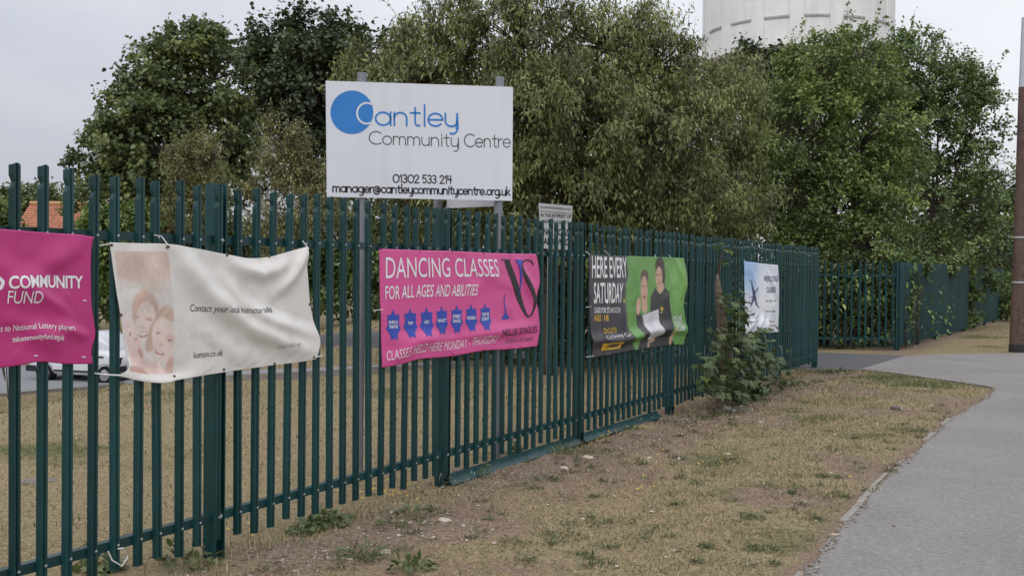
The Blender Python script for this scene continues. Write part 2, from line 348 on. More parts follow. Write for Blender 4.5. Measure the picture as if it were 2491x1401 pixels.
idx = np.arange(nx_ * ny_).reshape(ny_, nx_)
Q = np.stack([idx[:-1, :-1], idx[:-1, 1:], idx[1:, 1:], idx[1:, :-1]], -1).reshape(-1, 4)
mg = bpy.data.materials.new('dry_ground'); mg.use_nodes = True; t = mg.node_tree; N = t.nodes.new; L = t.links.new; b = t.nodes['Principled BSDF']
b.inputs['Roughness'].default_value = 0.95; b.inputs['Specular IOR Level'].default_value = 0.1
c = N('ShaderNodeTexCoord')
def ramp_noise(sc, stops, det=10, ro=0.72):
    n = N('ShaderNodeTexNoise'); n.inputs['Scale'].default_value = sc; n.inputs['Detail'].default_value = det; n.inputs['Roughness'].default_value = ro; L(c.outputs['Object'], n.inputs[0])
    r = N('ShaderNodeValToRGB'); e = r.color_ramp.elements
    while len(e) < len(stops): e.new(0.5)
    for k, (p, q) in enumerate(stops): e[k].position = p; e[k].color = (*q, 1)
    L(n.outputs[0], r.inputs[0]); return r.outputs[0]
straw = ramp_noise(34, [(0.28, (0.09, 0.068, 0.042)), (0.46, (0.225, 0.176, 0.105)), (0.62, (0.345, 0.285, 0.175)), (0.75, (0.46, 0.395, 0.265))])
soilc = ramp_noise(26, [(0.3, (0.105, 0.072, 0.052)), (0.48, (0.205, 0.148, 0.110)), (0.62, (0.29, 0.225, 0.178)), (0.75, (0.42, 0.36, 0.30))])
grnc = ramp_noise(25, [(0.3, (0.062, 0.068, 0.030)), (0.7, (0.15, 0.15, 0.070))])
def mixc(f, a, bb):
    m = N('ShaderNodeMix'); m.data_type = 'RGBA'; L(f, m.inputs[0]); L(a, m.inputs[6]); L(bb, m.inputs[7]); return m.outputs[2]
def att(n):
    a = N('ShaderNodeAttribute'); a.attribute_name = n; return a.outputs['Fac']
def brk(fac, sc):
    n = N('ShaderNodeTexNoise'); n.inputs['Scale'].default_value = sc; n.inputs['Detail'].default_value = 8; L(c.outputs['Object'], n.inputs[0])
    m = N('ShaderNodeMath'); m.operation = 'ADD'; L(fac, m.inputs[0]); L(n.outputs[0], m.inputs[1])
    r = N('ShaderNodeMapRange'); r.inputs[1].default_value = 0.75; r.inputs[2].default_value = 1.25; L(m.outputs[0], r.inputs[0]); return r.outputs[0]
L(mixc(brk(att('soil'), 7), mixc(brk(att('green'), 9), straw, grnc), soilc), b.inputs['Base Color'])
nb = N('ShaderNodeTexNoise'); nb.inputs['Scale'].default_value = 55; nb.inputs['Detail'].default_value = 8; L(c.outputs['Object'], nb.inputs[0])
bp = N('ShaderNodeBump'); bp.inputs['Strength'].default_value = 0.8; bp.inputs['Distance'].default_value = 0.03; L(nb.outputs[0], bp.inputs['Height']); L(bp.outputs[0], b.inputs['Normal'])
gm = tri_mesh('ground', np.stack([GX, GY, GZ], -1).reshape(-1, 3), Q, mg, {'soil': soil.ravel(), 'green': green.ravel()}, smooth=True)
struct(link('ground', gm))
def ground_z(X, Y):
    X = np.asarray(X, float); Y = np.asarray(Y, float)
    i = np.clip(np.searchsorted(gx, X) - 1, 0, nx_ - 2); j = np.clip(np.searchsorted(gy, Y) - 1, 0, ny_ - 2)
    fx = np.clip((X - gx[i]) / (gx[i + 1] - gx[i]), 0, 1); fy = np.clip((Y - gy[j]) / (gy[j + 1] - gy[j]), 0, 1)
    return (GZ[j, i] * (1 - fx) + GZ[j, i + 1] * fx) * (1 - fy) + (GZ[j + 1, i] * (1 - fx) + GZ[j + 1, i + 1] * fx) * fy
def field(A, X, Y):
    i = np.clip(np.searchsorted(gx, X), 0, nx_ - 1); j = np.clip(np.searchsorted(gy, Y), 0, ny_ - 1); return A[j, i]
# ================================================================== BUILDINGS
# water tower
TY = 115.0; tcx = at(1935, 300, TY)[0]; TR = 222 / F * TY
tw = empty('water_tower', (tcx, TY, 0), 'tall white concrete water tower with ribbed round tank behind the trees', 'water tower')
B = MB(); zr, zb, zt = 27.3, 24.4, 37.0
B.lathe([(TR - 0.9, zb - 0.02), (TR, zb), (TR, zt), (TR + 0.35, zt), (TR + 0.35, zt + 0.5), (TR - 1, zt + 0.8), (0.1, zt + 2.2)], seg=96); B.build('tank_wall', M_TOWER, tw)
B = MB(); B.lathe([(TR - 0.85, zb - 0.03), (TR - 2.2, zb - 1.6), (3.2, zb - 3.0), (3.2, zb - 4)], seg=64); B.build('tank_underside', M_TOWERS, tw)
B = MB(); B.lathe([(3.1, -0.5), (2.9, zb - 2.5)], seg=40); B.build('shaft', M_TOWER, tw)
for k in range(16):
    a = 2 * math.pi * (k + 0.35) / 16; d = np.array([math.cos(a), math.sin(a), 0]); s_ = np.array([-d[1], d[0], 0])
    B = MB(); B.box(d * (TR + 0.0) + np.array([0, 0, (zb + zt) / 2]), (0.22, 1.35, zt - zb - 0.01), 0, ax=(d, s_, (0, 0, 1))); B.build('pilaster', M_TOWER, tw)
    B = MB()
    a2 = 2 * math.pi / 16; n = 8; w0 = 0.72 / TR
    v = []; f = []
    for i in range(n + 1):
        aa = a + w0 + (a2 - 2 * w0) * i / n; dd = np.array([math.cos(aa), math.sin(aa), 0])
        for rr, zz in ((TR - .02, zr - .10), (TR + .13, zr - .10), (TR + .13, zr + .10), (TR - .02, zr + .10)): v.append(dd * rr + np.array([0, 0, zz]))
    for i in range(n):
        for j in range(4): f.append((i * 4 + j, i * 4 + (j + 1) % 4, (i + 1) * 4 + (j + 1) % 4, (i + 1) * 4 + j))
    B.add(v, f); B.build('ledge', M_TOWERS, tw)
for k in range(8):
    a = 2 * math.pi * k / 8; B = MB(); B.box((math.cos(a) * (TR - 1.6), math.sin(a) * (TR - 1.6), (zb - 0.4) / 2 - 0.3), (0.9, 0.9, zb - 0.4), 0, ax=((math.cos(a), math.sin(a), 0), (-math.sin(a), math.cos(a), 0), (0, 0, 1))); B.build('column', M_TOWER, tw)
# red-roofed house at the far left
HY = 75.0; M_TILE = mat('roof_tile', (0.36, 0.15, 0.095), 0.85, 0.15, var=0.25, vscale=3, col2=(0.43, 0.20, 0.13)); M_BRICK = mat('house_brick', (0.30, 0.15, 0.10), 0.9, 0.1, var=0.2, vscale=6)
pr = at(50, 492, HY); pq = at(425, 505, HY); hw = pq[0] - pr[0]; hz0 = terrain(pr[0] + hw / 2, HY) - 0.1
hs = empty('house', (pr[0] + hw / 2, HY, hz0), 'far house with a red tiled roof behind the sycamore', 'house')
zrid = pr[2] - hz0; zeav = zrid - 2.7; hd = 7.0
B = MB(); B.box((0, 1.5, zeav / 2), (hw - 0.5, hd - 0.7, zeav)); B.build('wall', M_BRICK, hs)
for sgn in (-1, 1):
    B = MB(); v = [(sgn * (hw / 2 - .25), 1.5 - hd / 2 + .35, zeav), (sgn * (hw / 2 - .25), 1.5 + hd / 2 - .35, zeav), (sgn * (hw / 2 - .25), 1.5, zrid - .15)]
    B.add(v + [(p[0] - sgn * 0.2, p[1], p[2]) for p in v], [(0, 1, 2), (5, 4, 3), (0, 3, 4, 1), (1, 4, 5, 2), (2, 5, 3, 0)]); B.build('gable', M_BRICK, hs)
B = MB(); nc = 15
for sgn in (-1, 1):
    for k in range(nc):
        y0 = 1.5 + sgn * (hd / 2 + .25) * (1 - k / nc); y1 = 1.5 + sgn * (hd / 2 + .25) * (1 - (k + 1.15) / nc)
        z0 = zeav + (zrid - zeav) * k / nc - 0.1; z1 = zeav + (zrid - zeav) * (k + 1.15) / nc - 0.1
        for j in range(14):
            xa = -hw / 2 + hw * j / 14 + .01; xb = -hw / 2 + hw * (j + 1) / 14 - .01; dz = random.uniform(0, .02)
            B.add([(xa, y0, z0 + .09 + dz), (xb, y0, z0 + .09 + dz), (xb, y1, z1 + .03), (xa, y1, z1 + .03), (xa, y0, z0), (xb, y0, z0)], [(0, 1, 2, 3), (4, 5, 1, 0)])
B.build('roof', M_TILE, hs)
B = MB(); B.tube([(-hw / 2, 1.5, zrid + .0), (hw / 2, 1.5, zrid + .0)], 0.17, 8); B.build('ridge', mat('ridge_tile', (0.42, 0.24, 0.12), 0.9), hs)
B = MB(); B.box((1.2, 1.9, zrid + .25), (0.9, 0.6, 1.2)); B.build('chimney', M_BRICK, hs)
for wx in (-hw * .3, 0, hw * .3):
    B = MB(); B.box((wx, 1.5 - hd / 2 + .33, zeav * .62), (1.3, .06, 1.1)); w_ = B.build('window', mat('window_white', (.75, .75, .75), .4), hs)
    B = MB(); B.box((wx, 1.5 - hd / 2 + .30, zeav * .62), (1.1, .04, .9)); B.build('pane', mat('window_glass', (.03, .035, .04), .1, .6), w_)
# ================================================================== FENCES
PALE_H = 2.40
def pale_mesh(name, z0, z1, w=0.057, notch=True, mats=(None,), bolts=()):
    h = w / 2
    prof = [(-h, 0.0), (-h * .80, -.024), (-h * .25, -.028), (0, -.017), (h * .25, -.028), (h * .80, -.024), (h, 0.0)]
    th = .0028; B = MB()
    zs = [z0, z1 - .135, z1 - .118, z1 - .100, z1 - .082, z1 - .065, z1 - .012, z1]
    pinch = [0, 0, .007, .013, .007, 0, 0, .006]
    v = []
    for z, pi in zip(zs, pinch):
        for k, (x, y) in enumerate(prof):
            xx = x
            if notch and k == 0: xx = x + pi * 1.1
            if notch and k == 1: xx = max(x, -h + pi * 1.1 + .002)
            if z == z1: xx = x * .86; 
            v.append((xx, y, z - (abs(x) / h) ** 2 * .012 * (z == z1)))
    n = len(prof); m = len(zs)
    vb = [(p[0], p[1] + th, p[2]) for p in v]
    f = [(i * n + k, i * n + k + 1, (i + 1) * n + k + 1, (i + 1) * n + k) for i in range(m - 1) for k in range(n - 1)]
    o = len(v); f += [(o + q[3], o + q[2], o + q[1], o + q[0]) for q in f]
    for i in range(m - 1):
        for k in (0, n - 1): f.append((i * n + k, (i + 1) * n + k, o + (i + 1) * n + k, o + i * n + k))
    for k in range(n - 1): f.append((k, k + 1, o + k + 1, o + k)); f.append(((m - 1) * n + k, (m - 1) * n + k + 1, o + (m - 1) * n + k + 1, o + (m - 1) * n + k))
    B.add(v + vb, f, 0)
    for z in bolts: B.lathe([(.0095, 0), (.0085, .006), (.004, .009), (.0001, .0095)], c=(.012, -.021, z), seg=7, m=1, ax=(0, -1, 0))
    me = bpy.data.meshes.new(name); me.from_pydata(B.v, [], B.f); me.materials.append(M_GREEN); me.materials.append(M_GALV); me.polygons.foreach_set('material_index', B.m); me.update(); return me
def angle_rail(x0, x1, z, leg=.055, y=.004):
    B = MB(); t = .006
    B.box(((x0 + x1) / 2, y + t / 2, z), (x1 - x0, t, leg)); B.box(((x0 + x1) / 2, y + leg / 2 + t / 2 + .001, z + leg / 2 - t / 2 - .001), (x1 - x0, leg - t - .001, t)); return B
def post_mesh(H, w=.092, d=.10):
    B = MB(); h = w / 2          # steel joist: flanges edge-on to the street, web set back between them
    for sg in (-1, 1): B.box((sg * (h - .0045), -.006 + d / 2, H / 2 - .15), (.009, d, H + .3))
    B.box((0, .046, H / 2 - .151), (w - .018, .007, H + .298)); return B
fence_root = empty('palisade_fence', FP, 'long dark green steel palisade fence hung with banners', 'fence', rz=math.pi / 2 - TH)
def f_local(px, py, off=0.0):
    p = on_plane(px, py, FP - FN * off, FN) - FP; return p @ FE, p[2]
def fw(s, z, off=0.0): return FP + FE * s + np.array([0, 0, z]) - FN * off
# post right edges read off the photo tops
PTS = [f_local(x, y)[0] for x, y in ((549, 453), (1098, 507), (1424, 541), (1644, 563), (1783, 579), (1903, 598), (1991, 605))]
PTS = [PTS[0] - 5.5, PTS[0] - 2.75] + PTS
pm = [pale_mesh('pale', .135, PALE_H, bolts=(.29, 2.05)), pale_mesh('pale', .15, PALE_H - .012, bolts=(.292, 2.05)), pale_mesh('pale', .12, PALE_H + .008, bolts=(.288, 2.05))]
def bolt_mesh(r=.016):
    B = MB(); B.lathe([(r, 0), (r, .004), (r * .8, .012), (r * .4, .017), (.0002, .018)], seg=10, ax=(0, -1, 0)); me = bpy.data.meshes.new('bolt'); me.from_pydata(B.v, [], B.f); me.materials.append(M_GALV); return me
BM_ = bolt_mesh()
r1 = np.random.default_rng(4)
for i in range(len(PTS)):
    sr_ = PTS[i]; pc = sr_ - .046
    Hh = PALE_H + (-.005 if i % 2 else .01)
    B = post_mesh(Hh); po = B.build('post', M_GREEN, fence_root); po.location = (pc, 0, 0); po.rotation_euler = (r1.normal(0, .002), r1.normal(0, .003), 0)
    for zz in (.29, 2.05):
        B = MB(); B.box((0, .012, zz), (.0735, .007, .062)); B.box((0, .030, zz + .026), (.0735, .028, .006)); fp = B.build('fishplate', M_GREEN, po)
        bo = link('bolt', BM_, fp, (.014, .0085, zz - .002))
    if i < len(PTS) - 1:
        s1 = PTS[i + 1] - .092
        for zz in (.29, 2.05):
            angle_rail(sr_ - .003, s1 + .003, zz + r1.normal(0, .003)).build('rail', M_GREEN, fence_root)
        L_ = PTS[i + 1] - sr_; npal = 17
        for k in range(1, npal + 1):
            s = sr_ - .05 + (L_ + .02) * k / npal * .985 + .02
            s = sr_ + .11 + (L_ - .19) * (k - 1) / (npal - 1)
            if s < f_local(-420, 700)[0]: continue
            me = pm[int(r1.integers(0, 3))]
            p = link('pale', me, fence_root, (s + r1.normal(0, .003), 0, r1.normal(0, .004))); p.rotation_euler = (r1.normal(0, .003), r1.normal(0, .004) + (r1.normal(0, .016) if r1.random() < .05 else 0), r1.normal(0, .03))
# steel kicker rail lying along the foot of three bays
for (a, b_) in ((PTS[3], PTS[4] - .092), (PTS[4], PTS[4] + (PTS[5] - PTS[4]) * .82)):
    B = MB(); ca, sa_ = math.cos(.75), math.sin(.75); B.box(((a + b_) / 2, .012, .058), (b_ - a - .01, .115, .006), 0, ax=((1, 0, 0), (0, ca, sa_), (0, -sa_, ca))); B.box(((a + b_) / 2, .02, -.01), (b_ - a - .012, .006, .10)); B.build('kicker_rail', M_GREEN, fence_root)
# return fence across the far side of the driveway and the run beyond it
def small_fence(name, label, p0, p1, H, pitch, pm_, post_at, npanel=0):
    d = (p1 - p0); L_ = np.linalg.norm(d[:2]); e = d / L_; rt = empty(name, p0, label, 'fence', rz=math.atan2(e[1], e[0]))
    n = int(L_ / pitch)
    for k in range(n + 1):
        s = pitch * .5 + k * pitch
        if s > L_ - .03: break
        p = link('pale', pm_, rt, (s + r1.normal(0, .004), 0, r1.normal(0, .008))); p.rotation_euler = (0, r1.normal(0, .006), 0)
    for zz in (.30, H - .34): angle_rail(0, L_, zz).build('rail', M_GREEN, rt)
    for s in post_at: po = post_mesh(H + .02).build('post', M_GREEN, rt); po.location = (s, 0, 0)
    return rt
pB = ground(2183, 853); pA = ground(1930, 851)
pm2 = pale_mesh('pale', .10, 2.2, w=.055, notch=False)
e_ = (pB - pA); LL = np.linalg.norm(e_)
small_fence('return_fence', 'short green palisade fence with laurel behind it across the driveway', pA, pB - e_ / LL * .05, 2.2, .169, pm2, [0.05, LL - .0])
pC = ground(2345, 806); eC = (pC - pB) / np.linalg.norm(pC - pB)
small_fence('far_fence', 'overgrown green palisade fence running on towards the lamp column', pB + eC * .12, pB + eC * 22, 2.2, .155, pm2, [2.7 * k for k in range(9)])
# ================================================================== PRINT HELPERS
def interp(pts, n=None):
    P = np.array(pts, float); d = np.r_[0, np.cumsum(np.linalg.norm(np.diff(P, axis=0), axis=1))]; d /= d[-1]
    def f(t):
        t = np.asarray(t, float); tc_ = np.clip(t, 0, 1); R_ = np.stack([np.interp(tc_, d, P[:, k]) for k in range(P.shape[1])], -1)
        g0 = (P[1] - P[0]) / (d[1] + 1e-9); g1 = (P[-1] - P[-2]) / (d[-1] - d[-2] + 1e-9); ex = (t - tc_)[..., None]
        return R_ + np.where(ex < 0, ex * g0, ex * g1)
    return f
class Surf:
    """a sheet in a vertical plane bounded by four drawn edges, with folds out of the plane"""
    def __init__(s, plane_p, plane_n, top, bottom, left, right, folds=(), off=0.0, wob=0.0, seed=0, smooth_edges=True):
        s.pp, s.pn = np.array(plane_p, float), np.array(plane_n, float)
        g = lambda L: [on_plane(x, y, s.pp, s.pn) for x, y in L]
        s.t, s.b, s.l, s.r = interp(s.sm(g(top))), interp(s.sm(g(bottom))), interp(s.sm(g(left))), interp(s.sm(g(right)))   # left/right run bottom -> top
        s.folds, s.off, s.wob, s.seed = folds, off, wob, seed
        c = s.flat(np.array([0., 1., 0., 1.]), np.array([0., 0., 1., 1.])); s.W = np.linalg.norm(c[1] - c[0]); s.H = np.linalg.norm(c[2] - c[0])
    def sm(s, P):
        if len(P) < 3: return P
        P = np.array(P)      # Catmull-Rom through the drawn points
        o = []
        for i in range(len(P) - 1):
            a, b_, c_, d_ = P[max(i - 1, 0)], P[i], P[i + 1], P[min(i + 2, len(P) - 1)]
            for t_ in np.linspace(0, 1, 8, endpoint=False): o.append(.5 * (2 * b_ + (c_ - a) * t_ + (2 * a - 5 * b_ + 4 * c_ - d_) * t_ ** 2 + (3 * b_ - a - 3 * c_ + d_) * t_ ** 3))
        return o + [P[-1]]
    def flat(s, u, v):
        u = np.asarray(u, float); v = np.asarray(v, float); U, V = u[..., None], v[..., None]
        c00, c10, c01, c11 = s.b(0.), s.b(1.), s.t(0.), s.t(1.)
        return (1 - V) * s.b(u) + V * s.t(u) + (1 - U) * s.l(v) + U * s.r(v) - ((1 - U) * (1 - V) * c00 + U * (1 - V) * c10 + (1 - U) * V * c01 + U * V * c11)
    def disp(s, u, v):
        z = np.zeros(np.shape(u))
        for fo in s.folds:
            if len(fo) == 6: pts, w, a, fl = [(fo[0], fo[1]), (fo[2], fo[3])], fo[4] * 1.25, fo[5], .15
            else: pts, w, a = fo; fl = .35
            Q = np.array(pts) * [s.W, s.H]; sl_ = np.linalg.norm(np.diff(Q, axis=0), axis=1); cum = np.r_[0, np.cumsum(sl_)]; best = np.full(np.shape(u), 1e9); tt = np.zeros(np.shape(u))
            for i in range(len(Q) - 1):
                d = Q[i + 1] - Q[i]; X, Y = u * s.W - Q[i][0], v * s.H - Q[i][1]; t_ = np.clip((X * d[0] + Y * d[1]) / (d @ d + 1e-9), 0, 1); dist = np.hypot(X - t_ * d[0], Y - t_ * d[1])
                tt = np.where(dist < best, (cum[i] + t_ * sl_[i]) / cum[-1], tt); best = np.minimum(best, dist)
            z = z + a * np.exp(-(best / w) ** 2) * (fl + (1 - fl) * np.sin(np.pi * tt))
        if s.wob: z = z + s.wob * ((vnoise(u * s.W + 50, v * s.H + 50, 5, s.seed) - .5) * 1.2 + (vnoise(u * s.W + 50, v * s.H + 50, 13, s.seed + 1) - .5) * .5)
        return np.where(z < 0, z * .15, z)
    def P(s, u, v, lift=0.0): return s.flat(u, v) - s.pn * (s.disp(u, v) + s.off + lift)[..., None]
    def uv(s, px, py):
        u, v = .5, .5
        for _ in range(25):
            f0 = np.array(project(s.flat(u, v))); fu = np.array(project(s.flat(u + 1e-3, v))); fv = np.array(project(s.flat(u, v + 1e-3)))
            J = np.stack([(fu - f0) / 1e-3, (fv - f0) / 1e-3], 1); d = np.linalg.solve(J, np.array([px, py]) - f0); u += d[0]; v += d[1]
        return u, v
    def sheet(s, name, nu, nv, m, paint=None, base=(1, 1, 1), parent=None, thick=.0015):
        U, V = np.meshgrid(np.linspace(0, 1, nu), np.linspace(0, 1, nv)); u, v = U.ravel(), V.ravel(); P = s.P(u, v); Pb = P + s.pn * thick
        col = np.ones((nu * nv, 4)); col[:, :3] = base
        if paint is not None:
            x, y = project(s.flat(u, v)); col[:, :3] = paint(x, y, u, v)
        i = np.arange(nu * nv).reshape(nv, nu); q = np.stack([i[:-1, :-1], i[:-1, 1:], i[1:, 1:], i[1:, :-1]], -1).reshape(-1, 4); n = nu * nv
        rim = list(i[0, :]) + list(i[1:, -1]) + list(i[-1, -2::-1]) + list(i[-2:0:-1, 0]); rim = np.array(rim); nx2 = np.roll(rim, -1)
        q = np.vstack([q, (q + n)[:, ::-1], np.stack([rim, rim + n, nx2 + n, nx2], -1)])
        loc = P.min(0); me = tri_mesh(name, np.vstack([P, Pb]) - loc, q, m, {'print': np.vstack([col, col])}, smooth=True)
        o = link(name, me, parent); o.location = loc; s.loc = loc; return o
    def put(s, name, verts_uv, faces, m, parent, lift=.0022):
        a = np.array(verts_uv); P = s.P(a[:, 0], a[:, 1], lift) - s.loc; return mk(name, P, faces, m, parent)
def srgb(*c): return np.array([((x / 255 + .055) / 1.055) ** 2.4 if x > 10 else x / 255 / 12.92 for x in c])
def text_mesh(txt, bold=0.0, shear=0.0, spacing=1.0):
    cu = bpy.data.curves.new('txt', 'FONT'); cu.body = txt; cu.resolution_u = 3; cu.offset = bold; cu.shear = shear; cu.space_character = spacing; cu.fill_mode = 'FRONT'
    o = bpy.data.objects.new('txt', cu); me = bpy.data.meshes.new_from_object(o); bpy.data.objects.remove(o); bpy.data.curves.remove(cu); return me
CAP = None
def text_on(sf, parent, txt, p0, p1, hpx, m, bold=0.0, shear=0.0, name='lettering', lift=.0024, step=.03, spacing=1.0):
    """p0,p1: baseline ends; hpx: cap height at p0"""
    global CAP
    if CAP is None:
        q = text_mesh('H'); CAP = max(v.co.y for v in q.vertices); bpy.data.meshes.remove(q)
    me = text_mesh(txt, bold, shear, spacing)
    if not me.vertices: return None
    x = [v.co.x for v in me.vertices]; x0, x1 = min(x), max(x)
    u0, v0 = sf.uv(*p0); u1, v1 = sf.uv(*p1); ut, vt = sf.uv(p0[0], p0[1] - hpx); dv = vt - v0; du = ut - u0
    Lm = abs(u1 - u0) * sf.W; n = int(min(70, max(2, Lm / step)))
    bm = bmesh.new(); bm.from_mesh(me)
    for k in range(1, n):
        bmesh.ops.bisect_plane(bm, geom=bm.verts[:] + bm.edges[:] + bm.faces[:], plane_co=(x0 + (x1 - x0) * k / n, 0, 0), plane_no=(1, 0, 0))
    if abs(dv) * sf.H > .06:
        for k in range(1, 5): bmesh.ops.bisect_plane(bm, geom=bm.verts[:] + bm.edges[:] + bm.faces[:], plane_co=(0, CAP * k / 5, 0), plane_no=(0, 1, 0))
    bm.verts.ensure_lookup_table(); uvs = []
    for v in bm.verts:
        t_ = (v.co.x - x0) / (x1 - x0); h = v.co.y / CAP; uvs.append((u0 + (u1 - u0) * t_ + du * h, v0 + (v1 - v0) * t_ + dv * h))
    fs = [[v.index for v in f.verts] for f in bm.faces]; bm.verts.index_update(); fs = [[v.index for v in f.verts] for f in bm.faces]; bm.free(); bpy.data.meshes.remove(me)
    return sf.put(name, uvs, fs, m, parent, lift)
def poly_on(sf, parent, pts, m, name='printed_shape', lift=.0022):
    """filled polygon drawn in photo positions, cut up so that it follows the folds"""
    bm = bmesh.new()
    if isinstance(pts, tuple):       # a stroke: two rails
        uv = [sf.uv(*p) for p in pts[0] + pts[1]]; vs = [bm.verts.new((a * sf.W, b_ * sf.H, 0)) for a, b_ in uv]; k = len(pts[0])
        for i in range(k - 1): bm.faces.new((vs[i], vs[i + 1], vs[k + i + 1], vs[k + i]))
    else:
        uv = [sf.uv(*p) for p in pts]; f = bm.faces.new([bm.verts.new((a * sf.W, b_ * sf.H, 0)) for a, b_ in uv]); bmesh.ops.triangulate(bm, faces=[f])
    xs = [a * sf.W for a, _ in uv]; ys = [b_ * sf.H for _, b_ in uv]
    for ax, lo, hi in ((0, min(xs), max(xs)), (1, min(ys), max(ys))):
        k = lo + .04
        while k < hi:
            co = [0, 0, 0]; no = [0, 0, 0]; co[ax] = k; no[ax] = 1; bmesh.ops.bisect_plane(bm, geom=bm.verts[:] + bm.edges[:] + bm.faces[:], plane_co=co, plane_no=no); k += .04
    bm.verts.index_update(); uvs = [(v.co.x / sf.W, v.co.y / sf.H) for v in bm.verts]; fs = [[v.index for v in q.verts] for q in bm.faces]; bm.free()
    return sf.put(name, uvs, fs, m, parent, lift)
def stroke_poly(pts, w):
    P = interp(pts)(np.linspace(0, 1, max(2, len(pts) * 3))); W_ = np.interp(np.linspace(0, 1, len(P)), np.linspace(0, 1, len(w)), w); o1 = []; o2 = []
    for i in range(len(P)):
        d = P[min(i + 1, len(P) - 1)] - P[max(i - 1, 0)]; d /= np.linalg.norm(d) + 1e-9; n_ = np.array([-d[1], d[0]]); o1.append(tuple(P[i] + n_ * W_[i] / 2)); o2.append(tuple(P[i] - n_ * W_[i] / 2))
    return (o1, o2)
def eyelet(sf, parent, px, py, r=.011):
    u, v = sf.uv(px, py); c_ = sf.P(np.array(u), np.array(v)) - sf.loc; n_ = -sf.pn
    B = MB(); B.lathe([(r * .55, .0005), (r * .6, .004), (r, .003), (r * 1.05, .0005)], c=c_, seg=12, ax=n_); e = B.build('eyelet', M_BRASS, parent)
    B = MB(); B.lathe([(r * .58, .0022), (.0001, .0022)], c=c_, seg=12, ax=n_); B.build('hole', M_HOLE, e)
def tie(sf, parent, pts, m=None, r=.0035):
    """cable tie / string through photo points; first point lies on the sheet, the others on the fence"""
    u, v = sf.uv(*pts[0]); P = [sf.P(np.array(u), np.array(v), .006) - sf.loc]
    for k, p in enumerate(pts[1:]): P.append(on_plane(p[0], p[1], FP - FN * (.022 if k == len(pts) - 2 else .03), FN) - sf.loc)
    MBt = MB(); MBt.tube(P, r, 6); MBt.build('cable_tie', m or M_TIEW, parent)
def ell(x, y, cx, cy, rx, ry, ang=0.0, soft=.15):
    a = math.radians(ang); X, Y = x - cx, y - cy; X, Y = X * math.cos(a) + Y * math.sin(a), -X * math.sin(a) + Y * math.cos(a)
    return 1 - sm((np.hypot(X / rx, Y / ry) - (1 - soft)) / (2 * soft))
def inpoly(x, y, poly): return inside(x, y, poly).astype(float)
def lay(col, c, k): return col * (1 - k[:, None]) + np.asarray(c)[None, :] * k[:, None]
BP = FP - FN * .040
# ================================================================== BANNERS
# --- magenta banner at the left edge
sA = Surf(BP, FN, [(-330, 536), (-120, 548), (0, 557), (110, 566), (190, 571), (228, 577)], [(-330, 925), (-150, 908), (-40, 899), (40, 889), (95, 880), (160, 885), (224, 885)], [(-330, 925), (-330, 536)], [(224, 885), (222, 850), (231, 810), (222, 740), (220, 650), (222, 600), (228, 577)],
    [(.98, .97, .6, .55, .05, .020), (.55, .35, .85, .12, .05, .028), (.62, .62, .9, .38, .03, .014), (.40, .1, .72, .30, .05, -.02), (.7, .75, .95, .6, .04, -.012), (.5, .8, .75, .4, .06, .016), (.8, .3, .98, .2, .03, .02), (.3, .5, .5, .2, .06, .02)], .004, .012, 3)
CA = srgb(186, 52, 122)
bA = sA.sheet('banner', 130, 80, M_PRINT, lambda x, y, u, v: np.repeat(CA[None], len(x), 0) * (1 + .06 * (vnoise(u * 9, v * 6, 1, 4) - .5))[:, None])
tag(bA, 'magenta banner reading COMMUNITY FUND, cut off by the left edge of the photo', 'banner')
text_on(sA, bA, 'COMMUNITY', (14, 702), (200, 701), 30, M_WHITE, .022, spacing=.96)
text_on(sA, bA, 'FUND', (14, 738), (96, 738), 31, M_WHITE, -.004, spacing=.95)
text_on(sA, bA, 'Thanks to National Lottery players', (-42, 809), (176, 803), 15, M_WHITE, .0)
text_on(sA, bA, 'tnlcommunityfund.org.uk', (29, 832), (150, 827), 13, M_WHITE, .008)
poly_on(sA, bA, stroke_poly([(-22, 676), (-6, 676), (2, 686), (-2, 700), (-14, 706), (-14, 718)], [7, 7, 8, 8, 7, 7]), M_WHITE)
for t_ in ([(197, 868), (224, 870)], [(80, 865), (111, 866)], [(200, 731), (220, 731)]): tie(sA, bA, t_, M_FAINTW, .004)
# --- white banner with faded photograph
sB = Surf(BP, FN, [(262, 590), (330, 592), (399, 594), (470, 604), (545, 619), (600, 628), (650, 625), (700, 611), (738, 600)], [(281, 913), (330, 926), (385, 930), (430, 922), (540, 905), (650, 889), (720, 880), (758, 873)],
    [(281, 913), (302, 895), (303, 870), (294, 810), (283, 740), (272, 660), (262, 590)], [(758, 873), (765, 850), (769, 828), (760, 790), (750, 735), (744, 660), (738, 600)],
    [([(.26, 1.0), (.42, .68), (.60, .40), (.80, .2), (1.0, .06)], .080, .058), ([(.50, .80), (.58, .62), (.72, .46), (1.0, .22)], .060, .050), ([(.56, .93), (.72, .86), (.9, .92)], .055, .042), ([(1.02, 1.0), (.90, .80), (.78, .66)], .055, .045), ([(-.02, .12), (.06, .02), (.3, -.02)], .06, .04), ([(.12, 1.0), (.2, .6), (.2, .2)], .09, .012), ([(.33, .45), (.5, .18), (.7, .02)], .07, .018)], .016, .012, 8)
W_ = srgb(220, 217, 213)
